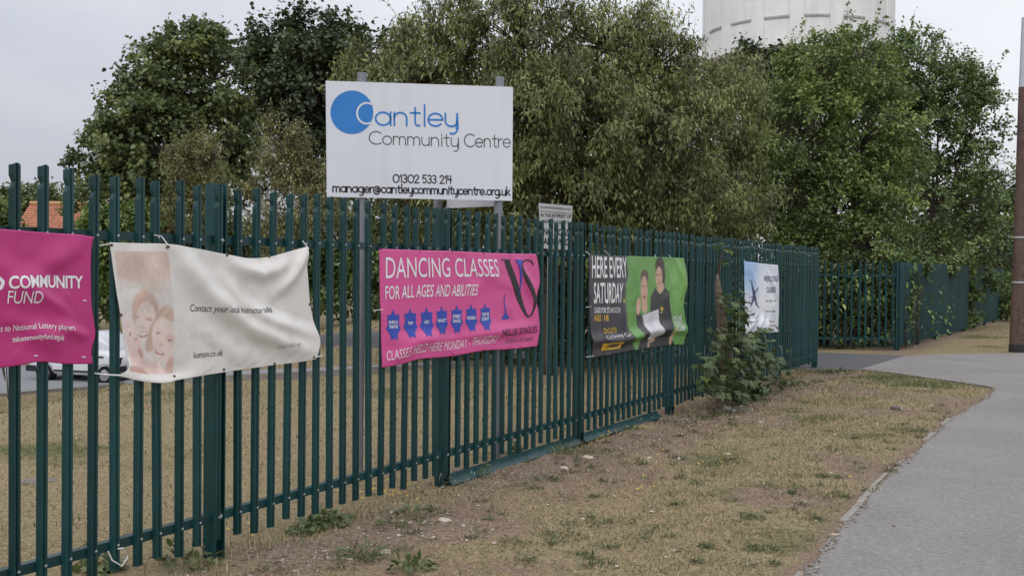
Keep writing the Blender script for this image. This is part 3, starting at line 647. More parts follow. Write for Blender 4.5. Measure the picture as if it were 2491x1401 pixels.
def paintB(x, y, u, v):
    c = np.repeat(W_[None], len(x), 0) * (.97 + .06 * vnoise(u * 20, v * 12, 1, 2))[:, None]
    xl = np.interp(y, [612, 700, 800, 870, 905], [274, 284, 297, 312, 302]); xr = np.interp(y, [612, 640, 700, 800, 912], [398, 405, 410, 419, 415])
    ins = sm((x - xl) / 3 + .5) * sm((xr - x) / 3 + .5) * sm((y - 610) / 3) * sm((np.interp(x, [300, 350, 415], [903, 912, 908]) - y) / 3)
    rad = 1 - ((x > xr - 12) & (y < 622) & (np.hypot(x - xr + 12, y - 622) > 12)); ins = ins * rad
    p = np.repeat(srgb(206, 200, 196)[None], len(x), 0)
    tan = sm((708 - y + 22 * (vnoise(x, y, .03, 3) - .5) * 2) / 40) * (1 - .5 * sm((x - 360) / 40) * sm((y - 660) / 40)); p = lay(p, srgb(196, 168, 152), tan * .85)
    p = lay(p, srgb(180, 148, 132), .5 * ell(x, y, 320, 645, 26, 34, 30, .5)); p = lay(p, srgb(214, 190, 176), .6 * ell(x, y, 372, 640, 26, 22, 0, .5))
    # child at the back
    p = lay(p, srgb(168, 128, 112), ell(x, y, 347, 756, 31, 46, 0, .2) * (.55 + .6 * vnoise(x + (y - 752) * .3, y * .15, .4, 33))); p = lay(p, srgb(214, 165, 140), .6 * ell(x, y, 336, 728, 12, 30, 25, .4))
    p = lay(p, srgb(206, 186, 178), ell(x, y, 349, 778, 24, 44, 0, .12)); p = lay(p, srgb(196, 140, 124), .7 * ell(x, y, 326, 769, 9, 4, 10, .4)); p = lay(p, srgb(190, 130, 112), .75 * ell(x, y, 357, 775, 9, 4, 14, .4))
    p = lay(p, srgb(130, 84, 72), .8 * ell(x, y, 327, 773, 6, 1.8, 8, .4)); p = lay(p, srgb(130, 84, 72), .8 * ell(x, y, 357, 778, 7, 2, 12, .4))
    p = lay(p, srgb(190, 150, 138), .5 * ell(x, y, 341, 795, 6, 5, 0, .5)); p = lay(p, srgb(160, 88, 80), .85 * ell(x, y, 343, 814, 11, 7, -10, .3)); p = lay(p, srgb(230, 222, 216), .9 * ell(x, y, 343, 812, 8, 3, -10, .3))
    # girl in front
    p = lay(p, srgb(178, 142, 122), ell(x, y, 376, 800, 17, 60, 22, .15)); p = lay(p, srgb(186, 154, 134), ell(x, y, 398, 766, 20, 22, 0, .3) * (.5 + .6 * vnoise(x + y * .5, y * .1, .4, 34))); p = lay(p, srgb(222, 190, 166), .5 * ell(x, y, 386, 770, 5, 34, 30, .5))
    p = lay(p, srgb(216, 196, 188), ell(x, y, 393, 826, 29, 54, -8, .1)); p = lay(p, srgb(206, 150, 138), .6 * ell(x, y, 406, 822, 12, 10, 20, .5))
    p = lay(p, srgb(120, 76, 66), .85 * ell(x, y, 377, 810, 4.5, 3, 0, .4)); p = lay(p, srgb(120, 70, 62), .9 * ell(x, y, 405, 827, 5, 3.2, 10, .4)); p = lay(p, srgb(192, 140, 128), .55 * ell(x, y, 384, 838, 4, 6, 0, .5))
    p = lay(p, srgb(168, 92, 86), .9 * ell(x, y, 381, 857, 12, 5.5, 25, .3)); p = lay(p, srgb(235, 226, 220), .8 * ell(x, y, 381, 855, 8, 2.4, 25, .3))
    # small child at the left
    p = lay(p, srgb(214, 184, 178), ell(x, y, 320, 846, 21, 66, -18, .1)); p = lay(p, srgb(226, 206, 200), .6 * ell(x, y, 308, 800, 12, 26, -14, .5))
    p = lay(p, srgb(160, 108, 98), .8 * ell(x, y, 312, 812, 3.4, 6, 15, .4)); p = lay(p, srgb(140, 92, 84), .8 * ell(x, y, 326, 824, 2.6, 4, 10, .4)); p = lay(p, srgb(176, 106, 100), .8 * ell(x, y, 337, 858, 5, 12, -16, .3))
    # clothes and shoulders
    p = lay(p, srgb(180, 128, 102), .9 * ell(x, y, 322, 903, 30, 13, 12, .2)); p = lay(p, srgb(220, 180, 166), .8 * ell(x, y, 372, 898, 26, 16, 25, .3)); p = lay(p, srgb(196, 140, 120), .8 * ell(x, y, 407, 893, 10, 26, 8, .3)); p = lay(p, srgb(228, 214, 208), .7 * ell(x, y, 383, 893, 4, 18, -15, .3))
    p = p * (1 + .16 * (vnoise(x + y * .25, y * .3, .35, 31) - .5) + .10 * (vnoise(x, y, .12, 32) - .5))[:, None]; p = (p * .74 + srgb(206, 199, 196)[None] * .26) * 1.12
    return lay(c, np.zeros(3), ins * 0) * (1 - ins[:, None]) + p * ins[:, None]
bB = sB.sheet('banner', 300, 210, M_PRINTM, paintB)
tag(bB, 'sagging white banner with a faded photo of three smiling children', 'banner')
text_on(sB, bB, 'Contact your local Instructor today.', (458, 757), (655, 757), 17, M_DGREY, .002)
text_on(sB, bB, 'kumon.co.uk', (466, 871), (536, 864), 16, M_DGREY, .002)
text_on(sB, bB, 'Every child can', (662, 848), (714, 840), 11, M_FAINT, -.004)
text_on(sB, bB, '01302 5', (461, 823), (528, 818), 16, M_FAINTW, .01)
for p in ((397, 600), (545, 620), (650, 624), (749, 740), (540, 898), (662, 884), (415, 915), (288, 766), (266, 596), (752, 868)): eyelet(sB, bB, *p, r=.010 if p[0] != 397 else .013)
tie(sB, bB, [(397, 598), (393, 575), (375, 572)]); tie(sB, bB, [(738, 606), (736, 586)]); tie(sB, bB, [(266, 592), (252, 596), (242, 597)]); tie(sB, bB, [(284, 912), (255, 911), (226, 907)], None, .005); tie(sB, bB, [(755, 868), (786, 864)], None, .005)
# --- pink dancing banner
sC = Surf(BP, FN, [(922, 605), (1018, 609), (1100, 611), (1180, 615), (1243, 617), (1303, 618)], [(927, 894), (975, 886), (1020, 873), (1100, 866), (1175, 853), (1240, 849), (1306, 842)], [(927, 894), (924, 760), (922, 605)], [(1306, 842), (1312, 800), (1309, 760), (1303, 728), (1311, 690), (1310, 660), (1303, 618)],
    [(.82, .95, .98, .5, .05, .022), (.05, .22, .42, .12, .05, .020), (.42, .14, .98, .22, .05, .024), (.7, .62, .98, .42, .04, -.016), (.52, .9, .78, .62, .06, .012), (.0, .02, .3, .22, .05, .02), (.3, .12, .95, .06, .03, -.018), (.85, .8, .95, .55, .03, .014)], .004, .009, 12)
CC = srgb(212, 80, 147)
bC = sC.sheet('banner', 180, 90, M_PRINT, lambda x, y, u, v: np.repeat(CC[None], len(x), 0) * (1 + .08 * (vnoise(u * 12, v * 5, 1, 4) - .5))[:, None])
tag(bC, 'bright pink banner reading DANCING CLASSES with blue star badges', 'banner')
text_on(sC, bC, 'DANCING CLASSES', (937, 677), (1212, 673), 51, M_WHITE, .0)
text_on(sC, bC, 'FOR ALL AGES AND ABILITIES', (936, 728), (1158, 718), 32, M_WHITE, .004)
text_on(sC, bC, 'CLASSES HELD HERE MONDAY - THURSDAY', (937, 877), (1208, 834), 23, M_WHITE, -.008, .12)
SX = [(0, 1), (.26, .65), (.85, .65), (.78, .05), (1.03, -.26), (.56, -.61), (.52, -.97), (.09, -.84), (-.26, -1), (-.46, -.65), (-1, -.26), (-.72, .05), (-.82, .62), (-.26, .65)]
for (cx, cy, hw_, hh, tx) in ((955, 790, 18, 38, ('MUSICAL', 'THEATRE')), (996.5, 786, 17, 37, ('TAP',)), (1036, 783, 16.5, 36.5, ('ACRO',)), (1073, 779, 15.5, 35.5, ('BALLET',)), (1109.5, 776, 15, 35, ('STREET', 'DANCE')), (1145, 773, 14.8, 34, ('MODERN',)), (1179, 771, 14, 33.5, ('THEATRE', 'CRAFT'))):
    st = poly_on(sC, bC, [(cx + a * hw_, cy - b_ * hh) for a, b_ in SX], M_PBLUE, 'star_badge')
    for k, w_ in enumerate(tx):
        yb = cy + 2 + (5.5 if len(tx) == 2 else 0) * (1 if k else -1) + (1 if len(tx) == 2 else 2); hwid = hw_ * (.62 if len(w_) > 4 else .36)
        text_on(sC, bC, w_, (cx - hwid, yb), (cx + hwid, yb - .6), 7.5, M_WHITE, .02, name='badge_lettering', lift=.0040)
poly_on(sC, bC, stroke_poly([(1231, 633), (1248, 682), (1263, 728), (1272, 752), (1280, 767)], [13, 14, 14, 12, 5]), M_BLACK, 'monogram', .0030)
poly_on(sC, bC, [(1218, 630), (1240, 632), (1240, 634), (1218, 633)], M_BLACK, 'monogram', .0036)
poly_on(sC, bC, stroke_poly([(1276, 763), (1284, 771), (1292, 765), (1298, 750), (1300, 735)], [5, 4, 4, 5, 6]), M_BLACK, 'monogram', .0040)
poly_on(sC, bC, stroke_poly([(1296, 645), (1291, 635), (1281, 632), (1270, 637), (1266, 650), (1271, 668), (1282, 690), (1293, 710), (1299, 727), (1299.5, 738)], [3, 4, 3, 4, 8, 11, 12, 12, 9, 6]), M_BLACK, 'monogram', .0044)
poly_on(sC, bC, [(1250, 631), (1270, 632), (1262.5, 648), (1261, 716), (1259, 716), (1258.5, 650)], M_PBLUE, 'trumpet', .0048)
poly_on(sC, bC, [(1227, 716), (1228.6, 716), (1229.6, 760), (1239, 775), (1217, 777), (1226.6, 761)], M_PBLUE, 'trumpet', .0030)
text_on(sC, bC, 'NELLIE STAGLES', (1216, 817), (1305, 808), 16, M_BLACK, .006)
text_on(sC, bC, 'SCHOOL OF DANCE', (1229, 835), (1297, 828), 10, M_DGREY, -.003)
for t_ in ([(1018, 613), (1024, 606)], [(1099, 615), (1100, 606)], [(1174, 616), (1180, 608)], [(1242, 617), (1233, 605)], [(1306, 619), (1324, 614)], [(1306, 729), (1316, 731)], [(1020, 872), (1036, 877)], [(1098, 861), (1114, 865)], [(1174, 850), (1182, 854)], [(1240, 846), (1231, 845)], [(926, 606), (905, 592)], [(927, 893), (902, 894)]): tie(sC, bC, t_, M_TIEB)
tie(sC, bC, [(928, 753), (908, 755)])
# --- green and black banner
sD = Surf(BP, FN, [(1430, 618), (1500, 622), (1560, 624), (1620, 626), (1662, 628)], [(1442, 869), (1485, 862), (1540, 852), (1600, 843), (1640, 838), (1661, 839)], [(1442, 869), (1434, 800), (1432, 720), (1430, 618)], [(1661, 839), (1669, 805), (1666, 770), (1663, 737), (1671, 690), (1668, 655), (1662, 628)],
    [([(-.02, .17), (.3, .13), (.6, .2), (1.02, .18)], .07, .062), (.0, .06, 1., .08, .05, -.03), (.16, .55, .10, .0, .05, .045), (.33, .45, .28, .0, .04, .035), (.3, .5, .24, .1, .06, -.025), (.9, .95, .97, .5, .06, .035), (.05, .95, .1, .5, .05, -.015), (.42, .9, .42, .3, .04, .010), (.62, .95, .62, .4, .04, -.010), (.78, .95, .8, .4, .04, .012)], .006, .010, 17)
GRN, DRK, SKIN = srgb(103, 154, 79), srgb(52, 50, 58), srgb(200, 160, 140)
def paintD(x, y, u, v):
    c = np.repeat(DRK[None], len(x), 0)
    xb = 1524 + 4 * (vnoise(x * 0, y, .03, 5) - .5) * 2; xb = np.where(y > 790, xb + (y - 790) * .35, xb)
    c = lay(c, srgb(70, 74, 90), .5 * ell(x, y, 1510, 700, 14, 60, 0, .6)); c = lay(c, GRN, sm((x - xb) / 8 + .5))
    c = lay(c, srgb(150, 205, 110), .35 * ell(x, y, 1650, 690, 20, 60, 0, .6)); c = lay(c, srgb(70, 130, 50), .35 * ell(x, y, 1545, 730, 12, 80, 0, .6))
    # taller figure
    c = lay(c, srgb(60, 46, 44), ell(x, y, 1604, 648, 11, 24, 0, .12)); c = lay(c, srgb(60, 46, 44), ell(x, y, 1613, 672, 3.5, 34, 0, .2))
    c = lay(c, SKIN, ell(x, y, 1602, 674, 8.4, 25, 0, .1)); c = lay(c, SKIN, inpoly(x, y, [(1598, 690), (1612, 688), (1615, 700), (1605, 716), (1597, 704)]))
    c = lay(c, srgb(70, 48, 44), .9 * ell(x, y, 1598, 669, 3, 2, 0, .4)); c = lay(c, srgb(70, 48, 44), .9 * ell(x, y, 1607, 668, 2.6, 1.8, 0, .4)); c = lay(c, srgb(150, 80, 80), .8 * ell(x, y, 1602, 690, 4, 2, 0, .4)); c = lay(c, srgb(170, 122, 104), .6 * ell(x, y, 1602, 680, 1.6, 5, 0, .5))
    c = lay(c, srgb(44, 43, 50), inpoly(x, y, [(1593, 700), (1599, 710), (1605, 715), (1612, 708), (1616, 698), (1625, 710), (1631, 760), (1634, 790), (1627, 808), (1640, 838), (1578, 846), (1580, 770), (1582, 722)]))
    c = lay(c, srgb(206, 170, 60), .9 * ell(x, y, 1609, 751, 3.6, 5, 0, .3)); c = lay(c, srgb(220, 200, 150), .8 * ell(x, y, 1608, 760, 3, 1.5, 0, .3))
    # shorter figure
    c = lay(c, srgb(44, 43, 50), inpoly(x, y, [(1546, 738), (1553, 758), (1562, 768), (1577, 758), (1590, 800), (1592, 846), (1551, 850), (1558, 820), (1546, 790)]))
    c = lay(c, srgb(92, 70, 62), ell(x, y, 1567, 674, 9.6, 18, 0, .12)); c = lay(c, SKIN, ell(x, y, 1566, 705, 8.2, 33, 0, .1)); c = lay(c, SKIN, inpoly(x, y, [(1560, 730), (1573, 730), (1574, 752), (1568, 763), (1561, 756)]))
    c = lay(c, srgb(70, 48, 44), .9 * ell(x, y, 1563, 696, 2.4, 1.8, 0, .4)); c = lay(c, srgb(70, 48, 44), .8 * ell(x, y, 1571, 696, 2, 1.6, 0, .4)); c = lay(c, srgb(110, 50, 50), .9 * ell(x, y, 1566.5, 722, 3, 3.6, 0, .3))
    c = lay(c, srgb(206, 168, 148), ell(x, y, 1552, 745, 5.5, 21, 5, .1)); c = lay(c, srgb(150, 110, 96), .5 * ell(x, y, 1554, 735, .8, 9, 0, .5))
    # script held up, forearms
    c = lay(c, srgb(206, 206, 212), inpoly(x, y, [(1561, 767), (1601, 752), (1602, 790), (1608, 811), (1592, 820), (1577, 827), (1566, 800)])); c = lay(c, srgb(170, 170, 178), .5 * ell(x, y, 1582, 782, 6, 20, 12, .6))
    c = lay(c, SKIN, .9 * ell(x, y, 1633, 818, 4, 22, 14, .2)); c = lay(c, SKIN, .8 * ell(x, y, 1585, 828, 8, 4, -30, .3)); c = lay(c, SKIN, .7 * ell(x, y, 1577, 838, 3, 8, 10, .3))
    return c
bD = sD.sheet('banner', 250, 150, M_PRINT, paintD)
tag(bD, 'green and black banner reading HERE EVERY SATURDAY with two people reading a script', 'banner')
text_on(sD, bD, 'HERE EVERY', (1438, 675), (1525, 674), 51, M_WHITE, .012); text_on(sD, bD, 'SATURDAY', (1443, 737), (1512, 735), 49, M_WHITE, .012)
poly_on(sD, bD, [(1515, 727), (1518.5, 727), (1518.5, 736), (1515, 736)], M_YELL)
text_on(sD, bD, 'CLASSES FOR STAGE AND SCREEN', (1444, 761), (1508, 760), 13, M_WHITE, .01); text_on(sD, bD, 'AGES  18', (1443, 780), (1472, 780), 14, M_YELL, .02)
text_on(sD, bD, 'DONCASTER', (1464, 811), (1499, 808), 12, M_YELL, .012); text_on(sD, bD, 'Cantley Community Centre', (1465, 824), (1527, 816), 8, M_WHITE, -.004)
poly_on(sD, bD, [(1460, 835), (1510, 831), (1507, 847), (1461, 853)], M_YELL, 'yellow_panel')
for k in range(5): poly_on(sD, bD, [(1472 + k * 6.2, 838 - k * .6), (1476.5 + k * 6.2, 837.6 - k * .6), (1475.5 + k * 6.2, 846 - k * .6), (1471 + k * 6.2, 846.4 - k * .6)], M_DGREY, 'panel_mark', .0044)
for k, w_ in enumerate(('PAULINE', 'QUIRKE', 'ACADEMY')): text_on(sD, bD, w_, (1636 + k * 1.2, 779 + k * 13.2), (1657 + k * 3.2, 778 + k * 12.8), 11, M_WHITE, .01)
for t_ in ([(1432, 619), (1424, 611)], [(1480, 621), (1468, 607)], [(1592, 626), (1593, 620)], [(1629, 627), (1627, 620)], [(1664, 737), (1670, 739)], [(1436, 745), (1425, 748)], [(1442, 866), (1425, 868)], [(1661, 833), (1666, 833)]): tie(sD, bD, t_)
# --- pale blue yoga banner
sE = Surf(BP, FN, [(1809, 636), (1830, 638), (1860, 642), (1892, 645)], [(1812, 811), (1826, 806), (1836, 812), (1848, 798), (1862, 806), (1872, 808), (1892, 808)], [(1812, 811), (1811, 730), (1809, 636)], [(1892, 808), (1894, 740), (1894, 690), (1892, 645)],
    [(.05, .0, .30, .22, .05, .05), (.38, -.02, .52, .2, .05, .05), (.62, .0, .66, .2, .04, .04), (.6, .95, .95, .5, .05, .03), (.75, .6, .9, .1, .05, .03), (.2, .9, .4, .5, .06, .02)], .006, .010, 23)
def paintE(x, y, u, v):
    c = np.repeat(srgb(214, 219, 230)[None], len(x), 0); c = lay(c, srgb(140, 182, 228), .9 * ell(x, y, 1822, 655, 34, 60, -20, .7)); return lay(c, srgb(236, 238, 244), .8 * ell(x, y, 1858, 725, 22, 90, 0, .6))
bE = sE.sheet('banner', 70, 110, M_PRINT, paintE); tag(bE, 'pale blue and white yoga banner on the far end of the fence', 'banner')
text_on(sE, bE, 'WEEKLY YOGA', (1857, 684), (1892, 684), 13, M_NAVY, .012); text_on(sE, bE, 'CLASSES', (1863, 711), (1884, 711), 13, M_NAVY, .012)
text_on(sE, bE, 'Warrior', (1826, 770), (1845, 769), 8, M_FAINT, .0); text_on(sE, bE, 'Every Tuesday 7pm', (1860, 735), (1888, 734), 6, M_FAINT) if False else None
for (x0, x1, y_) in ((1860, 1887, 734), (1861, 1882, 759), (1866, 1882, 784), (1868, 1886, 794), (1832, 1842, 783)):
    for k in range(3): xa = x0 + (x1 - x0) * (k / 3 + .02); poly_on(sE, bE, [(xa, y_ - 4), (xa + (x1 - x0) * .27, y_ - 4), (xa + (x1 - x0) * .27, y_), (xa, y_)], M_FAINT, 'small_print')
for st, w_ in (([(1827, 684), (1831, 705), (1834, 725)], [1.5, 5, 7]), ([(1833, 722), (1829, 735), (1825, 745)], [6, 4, 2]), ([(1834, 724), (1837, 730), (1838, 738), (1846, 749)], [6, 4, 3, 1.5]), ([(1822, 680), (1827, 685)], [1, 2]), ([(1842, 697), (1836, 708), (1834, 716)], [1, 2, 3]), ([(1838, 738), (1844, 737)], [2, 1]), ([(1822, 724), (1832, 721)], [1, 2])): poly_on(sE, bE, stroke_poly(st, w_), M_NAVY, 'yoga_figure', .003)
tie(sE, bE, [(1811, 638), (1810, 632)]); tie(sE, bE, [(1812, 726), (1807, 726)])
# ================================================================== SIGNS BEHIND THE FENCE
def arc(cx, cy, rx, ry, a0, a1, n=None):
    n = n or max(4, int(abs(a1 - a0) / 14)); return [(cx + rx * math.cos(math.radians(a0 + (a1 - a0) * k / n)), cy + ry * math.sin(math.radians(a0 + (a1 - a0) * k / n))) for k in range(n + 1)]
UU = [(0, 1)] + arc(.42, .42, .42, .42, 180, 360) + [(.84, 1)]
GL = {  # thin round lettering drawn stroke by stroke: (advance, strokes)
 'a': (1.25, [arc(.5, .5, .5, .5, 0, 360), [(1, 1), (1, 0)]]), 'n': (1.12, [[(0, 0), (0, 1)], [(0, .55)] + arc(.42, .58, .42, .42, 170, 0) + [(.84, 0)]]),
 't': (.85, [[(.3, 1.4)] + [(.3, .28)] + arc(.52, .25, .22, .25, 180, 290), [(0, 1), (.62, 1)]]), 'l': (.36, [[(.1, 1.62), (.1, 0)]]),
 'e': (1.2, [[(.03, .5), (1, .5)] + arc(.5, .5, .5, .5, 2, 318)]), 'y': (1.1, [[(0, 1)] + arc(.42, .42, .42, .42, 180, 360), [(.84, 1), (.84, -.2)] + arc(.5, -.2, .34, .38, 0, -115)]),
 'C': (1.52, [arc(.8, .75, .78, .75, 48, 312)]), 'o': (1.2, [arc(.5, .5, .5, .5, 0, 360)]), 'm': (1.62, [[(0, 0), (0, 1)], [(0, .6)] + arc(.34, .64, .34, .36, 170, 0) + [(.68, 0)], [(.68, .6)] + arc(1.02, .64, .34, .36, 170, 0) + [(1.36, 0)]]),
 'u': (1.1, [[(0, 1)] + arc(.42, .42, .42, .42, 180, 360), [(.84, 1), (.84, 0)]]), 'i': (.36, [[(.1, 1), (.1, 0)], [(.1, 1.28), (.1, 1.4)]]), 'r': (.68, [[(0, 0), (0, 1)], [(0, .5)] + arc(.42, .52, .42, .46, 170, 75)]),
 'g': (1.25, [arc(.5, .5, .5, .5, 0, 360), [(1, 1), (1, -.2)] + arc(.55, -.2, .45, .4, 0, -130)]), 'k': (1.0, [[(0, 1.6), (0, 0)], [(.72, 1), (.02, .42)], [(.22, .58), (.78, 0)]]), 'c': (1.05, [arc(.5, .5, .5, .5, 45, 315)]),
 '.': (.42, [[(.14, 0), (.14, .12)]]), ' ': (.62, []),
 '0': (1.45, [arc(.62, .75, .62, .75, 0, 360)]), '1': (.62, [[(0, 1.2), (.3, 1.5), (.3, 0)]]), '3': (1.05, [arc(.38, 1.12, .38, .38, 140, -90) + arc(.38, .38, .42, .38, 90, -145)]),
 '2': (1.08, [arc(.4, 1.08, .4, .42, 170, -20) + [(0, 0), (.86, 0)]]), '5': (1.05, [[(.75, 1.5), (.1, 1.5), (.05, .85)] + arc(.36, .48, .42, .46, 120, -140)]), '4': (1.05, [[(.02, 1.5), (.02, .75), (.8, .75)], [(.62, 1.5), (.62, 0)]]),
 '@': (1.65, [arc(.7, .45, .28, .32, 0, 360), [(.98, .8), (.98, .25)] + arc(1.15, .28, .17, .2, 180, 330) + arc(.72, .45, .72, .75, -10, 300)])}
def draw_text(sf, parent, txt, p0, p1, hpx, wpx, m, name='lettering', lift=.0022, hfac=1.0):
    tot = sum(GL[c][0] for c in txt) - .2; B = MB(); u0, v0 = sf.uv(*p0); u1, v1 = sf.uv(*p1); ut, vt = sf.uv(p0[0], p0[1] - hpx); dv = vt - v0
    W = abs(u1 - u0) * sf.W; kx = W / tot; ky = dv * sf.H; wm = wpx / 2 / abs(project(sf.flat(np.array(u0), np.array(v0)))[0] - project(sf.flat(np.array(u1), np.array(v1)))[0]) * W
    x = 0; V = []; Fq = []
    for c in txt:
        adv, st = GL[c]
        for s_ in st:
            P = np.array([((x + a) * kx, b_ * ky) for a, b_ in s_]); n = len(P); b0 = len(V)
            for i in range(n):
                d0 = P[i] - P[i - 1] if i > 0 else P[1] - P[0]; d1 = P[i + 1] - P[i] if i < n - 1 else P[-1] - P[-2]
                d0 = d0 / (np.linalg.norm(d0) + 1e-9); d1 = d1 / (np.linalg.norm(d1) + 1e-9); d = d0 + d1; d = d / (np.linalg.norm(d) + 1e-9); k = 1 / max(.5, d @ d1); nn = np.array([-d[1], d[0]]) * wm * k
                q = P[i] - (d * wm if i == 0 else 0) + (d * wm if i == n - 1 else 0)
                for e in (q + nn, q - nn): t_ = e[0] / W; V.append((u0 + (u1 - u0) * t_, v0 + (v1 - v0) * t_ + e[1] / sf.H))
            Fq += [(b0 + 2 * i, b0 + 2 * i + 1, b0 + 2 * i + 3, b0 + 2 * i + 2) for i in range(n - 1)]
        x += adv
    return sf.put(name, V, Fq, m, parent, lift)
def board(name, sf, m, parent, th=.012):
    c_ = sf.P(np.array([0., 1., 1., 0.]), np.array([0., 0., 1., 1.])); b_ = c_ + sf.pn * th; v = np.vstack([c_, b_]) - sf.loc
    return mk(name, v, [(0, 1, 2, 3), (7, 6, 5, 4), (0, 4, 5, 1), (1, 5, 6, 2), (2, 6, 7, 3), (3, 7, 4, 0)], m, parent)
gl, gr = ground(872, 1150), ground(1204, 1122); dd = (gr - gl); dd[2] = 0; dd /= np.linalg.norm(dd); nn = np.array([-dd[1], dd[0], 0])
sS = Surf(gl - nn * .055, nn, [(793, 197), (1248, 212)], [(796, 479), (1246, 489)], [(796, 479), (793, 197)], [(1246, 489), (1248, 212)])
rt = empty('community_centre_sign', (gl + gr) / 2, 'large white sign board with blue circle logo on two grey posts', 'sign'); sS.loc = (gl + gr) / 2
board('sign_board', sS, M_BOARD, rt)
for (g, tp) in ((gl, (880.5, 178)), (gr, (1216, 188))):
    top = on_plane(tp[0], tp[1], gl, nn); B = MB(); B.tube([g - sS.loc - np.array([0, 0, .3]), top - sS.loc], .043, 16); B.build('post', M_POST, rt, smooth=False)
    for yv in (.2, .8):
        ub = sS.uv(*( (tp[0], 0) if False else (tp[0], 300)))[0]; c_ = sS.P(np.array(ub), np.array(yv), -.02) - sS.loc
        B = MB(); B.box(c_, (.13, .012, .03), 0, ax=(dd, nn, (0, 0, 1))); B.build('bracket', M_GALV, rt)
def circ(cx, cy, rx, ry, a0=0, a1=360, n=48): return [(cx + rx * math.cos(math.radians(a0 + (a1 - a0) * k / n)), cy - ry * math.sin(math.radians(a0 + (a1 - a0) * k / n))) for k in range(n)]
def z2(x, y): return 760 + x / 3.892, 160 + y / 3.892
# logo: blue disc with a white ring near its right edge
c1 = z2(373, 443); poly_on(sS, rt, circ(c1[0], c1[1], 52, 53), M_BLUE, 'logo_disc', .0016)
ring = [z2(*p) for p in [(560 + 0, 362)] + [(512 + 90 * math.cos(math.radians(a)), 453 - 98 * math.sin(math.radians(a))) for a in range(62, 300, 8)] + [(553, 547)]]
poly_on(sS, rt, stroke_poly(ring, [4.6] * len(ring)), M_BOARD, 'logo_ring', .0034)
draw_text(sS, rt, 'antley', z2(598, 562), z2(1378, 578), 31, 4.2, M_BLUE)
draw_text(sS, rt, 'Community', z2(535, 742), z2(1385, 766), 20.5, 2.2, M_DGREY); draw_text(sS, rt, 'Centre', z2(1437, 768), z2(1873, 774), 20.5, 2.2, M_DGREY)
draw_text(sS, rt, '01302 533 214', z2(764, 1105), z2(1318, 1116), 12.6, 2.7, M_BLACK)
draw_text(sS, rt, 'manager@cantleycommunitycentre.org.uk', z2(194, 1193), z2(1870, 1228), 12.6, 2.9, M_BLACK)
# second board of the V, seen from behind under the first
g3 = on_plane(1062, 900, gl + nn * .75, nn); g3[2] = 0
rt2 = empty('rear_sign', g3, 'back of a second white board set at an angle behind the community sign', 'sign')
a_ = g3 + dd * .05; b_ = gr + nn * .10 - dd * .02; e2 = (b_ - a_); L2 = np.linalg.norm(e2[:2]); e2 = e2 / L2; n2 = np.array([-e2[1], e2[0], 0]); zb_ = on_plane(1100, 507, g3, nn)[2]
B = MB(); B.box((a_ + b_) / 2 - g3 + n2 * .07 + np.array([0, 0, zb_ + .5]), (L2, .012, 1.0), 0, ax=(e2, n2, (0, 0, 1))); B.build('sign_board', M_BOARD, rt2)
B = MB(); B.tube([(0, 0, -.3), (0, 0, zb_ + .9)], .043, 14); B.build('post', M_POST, rt2)
# no dogs sign
gd = ground(1334, 1030); nd = np.array([.06, 1, 0]); nd /= np.linalg.norm(nd)
sG = Surf(gd - nd * .045, nd, [(1310, 494), (1393, 501)], [(1316, 604), (1386, 608)], [(1316, 604), (1310, 494)], [(1386, 608), (1393, 501)])
rg_ = empty('dogs_sign', gd, 'small weathered NO DOGS notice on a thin grey post behind the fence', 'sign'); sG.loc = gd
board('sign_board', sG, M_BOARD2, rg_, .006)
tp = on_plane(1337, 500, gd, nd) - gd; B = MB(); B.tube([(0, 0, -.3), tp * np.array([1, 1, .99])], .027, 12); B.build('post', M_POST, rg_)
for (t_, a0, a1, h, bo) in (('DONCASTER METROPOLITAN BOROUGH COUNCIL', (1315, 506), (1389, 512), 4.5, .01), ('IN THE INTEREST OF', (1315, 527), (1389, 531), 8, .02), ('HEALTH & SAFETY', (1321, 542), (1386, 546), 7.5, .015), ('NO DOGS', (1322, 571), (1384, 574), 16, .03), ('ALLOWED', (1322, 594), (1384, 597), 15, .03)): text_on(sG, rg_, t_, a0, a1, h, M_BLACK, bo)
poly_on(sG, rg_, [(1314, 513), (1390, 519), (1390, 520.2), (1314, 514.2)], M_BLACK, 'rule')
# ================================================================== LAMP COLUMN
lb = ground(2474, 857); lp = empty('lamp_column', lb, 'brown lamp column with white bands at the right edge of the photo', 'lamp post')
M_COLB = mat('column_brown', (0.105, 0.068, 0.058), 0.8, 0.2, var=0.3, vscale=6, bump=0.2, bscale=40); M_COLG = mat('column_grey', (0.42, 0.46, 0.52), 0.5, 0.3, var=0.06)
zz = lambda py: at(2474, py, lb[1])[2]
B = MB(); B.lathe([(.185, -.3), (.18, .25), (.172, 1.35), (.168, 1.42), (.155, 1.46), (.15, 1.62)], seg=20); B.build('base_casing', M_COLB, lp)
B = MB(); B.lathe([(.150, 1.60), (.135, 2.9), (.105, zz(212))], seg=20); B.build('shaft', M_COLB, lp)
B = MB(); B.lathe([(.100, zz(214)), (.07, 8.2), (.0001, 8.21)], seg=20); B.build('upper_shaft', M_COLG, lp)
for y_, r_ in ((577, .138), (686, .149)): B = MB(); B.lathe([(r_ + .004, zz(y_) - .02), (r_ + .008, zz(y_)), (r_ + .004, zz(y_) + .02)], seg=20); B.build('band', M_BOARD2, lp)
B = MB(); B.box((0, -.178, .75), (.13, .02, .85)); dr = B.build('door', M_COLB, lp); B = MB(); B.lathe([(.012, 0), (.012, .008), (.0001, .009)], c=(.04, -.188, .8), seg=8, ax=(0, -1, 0)); B.build('lock', M_GALV, dr)
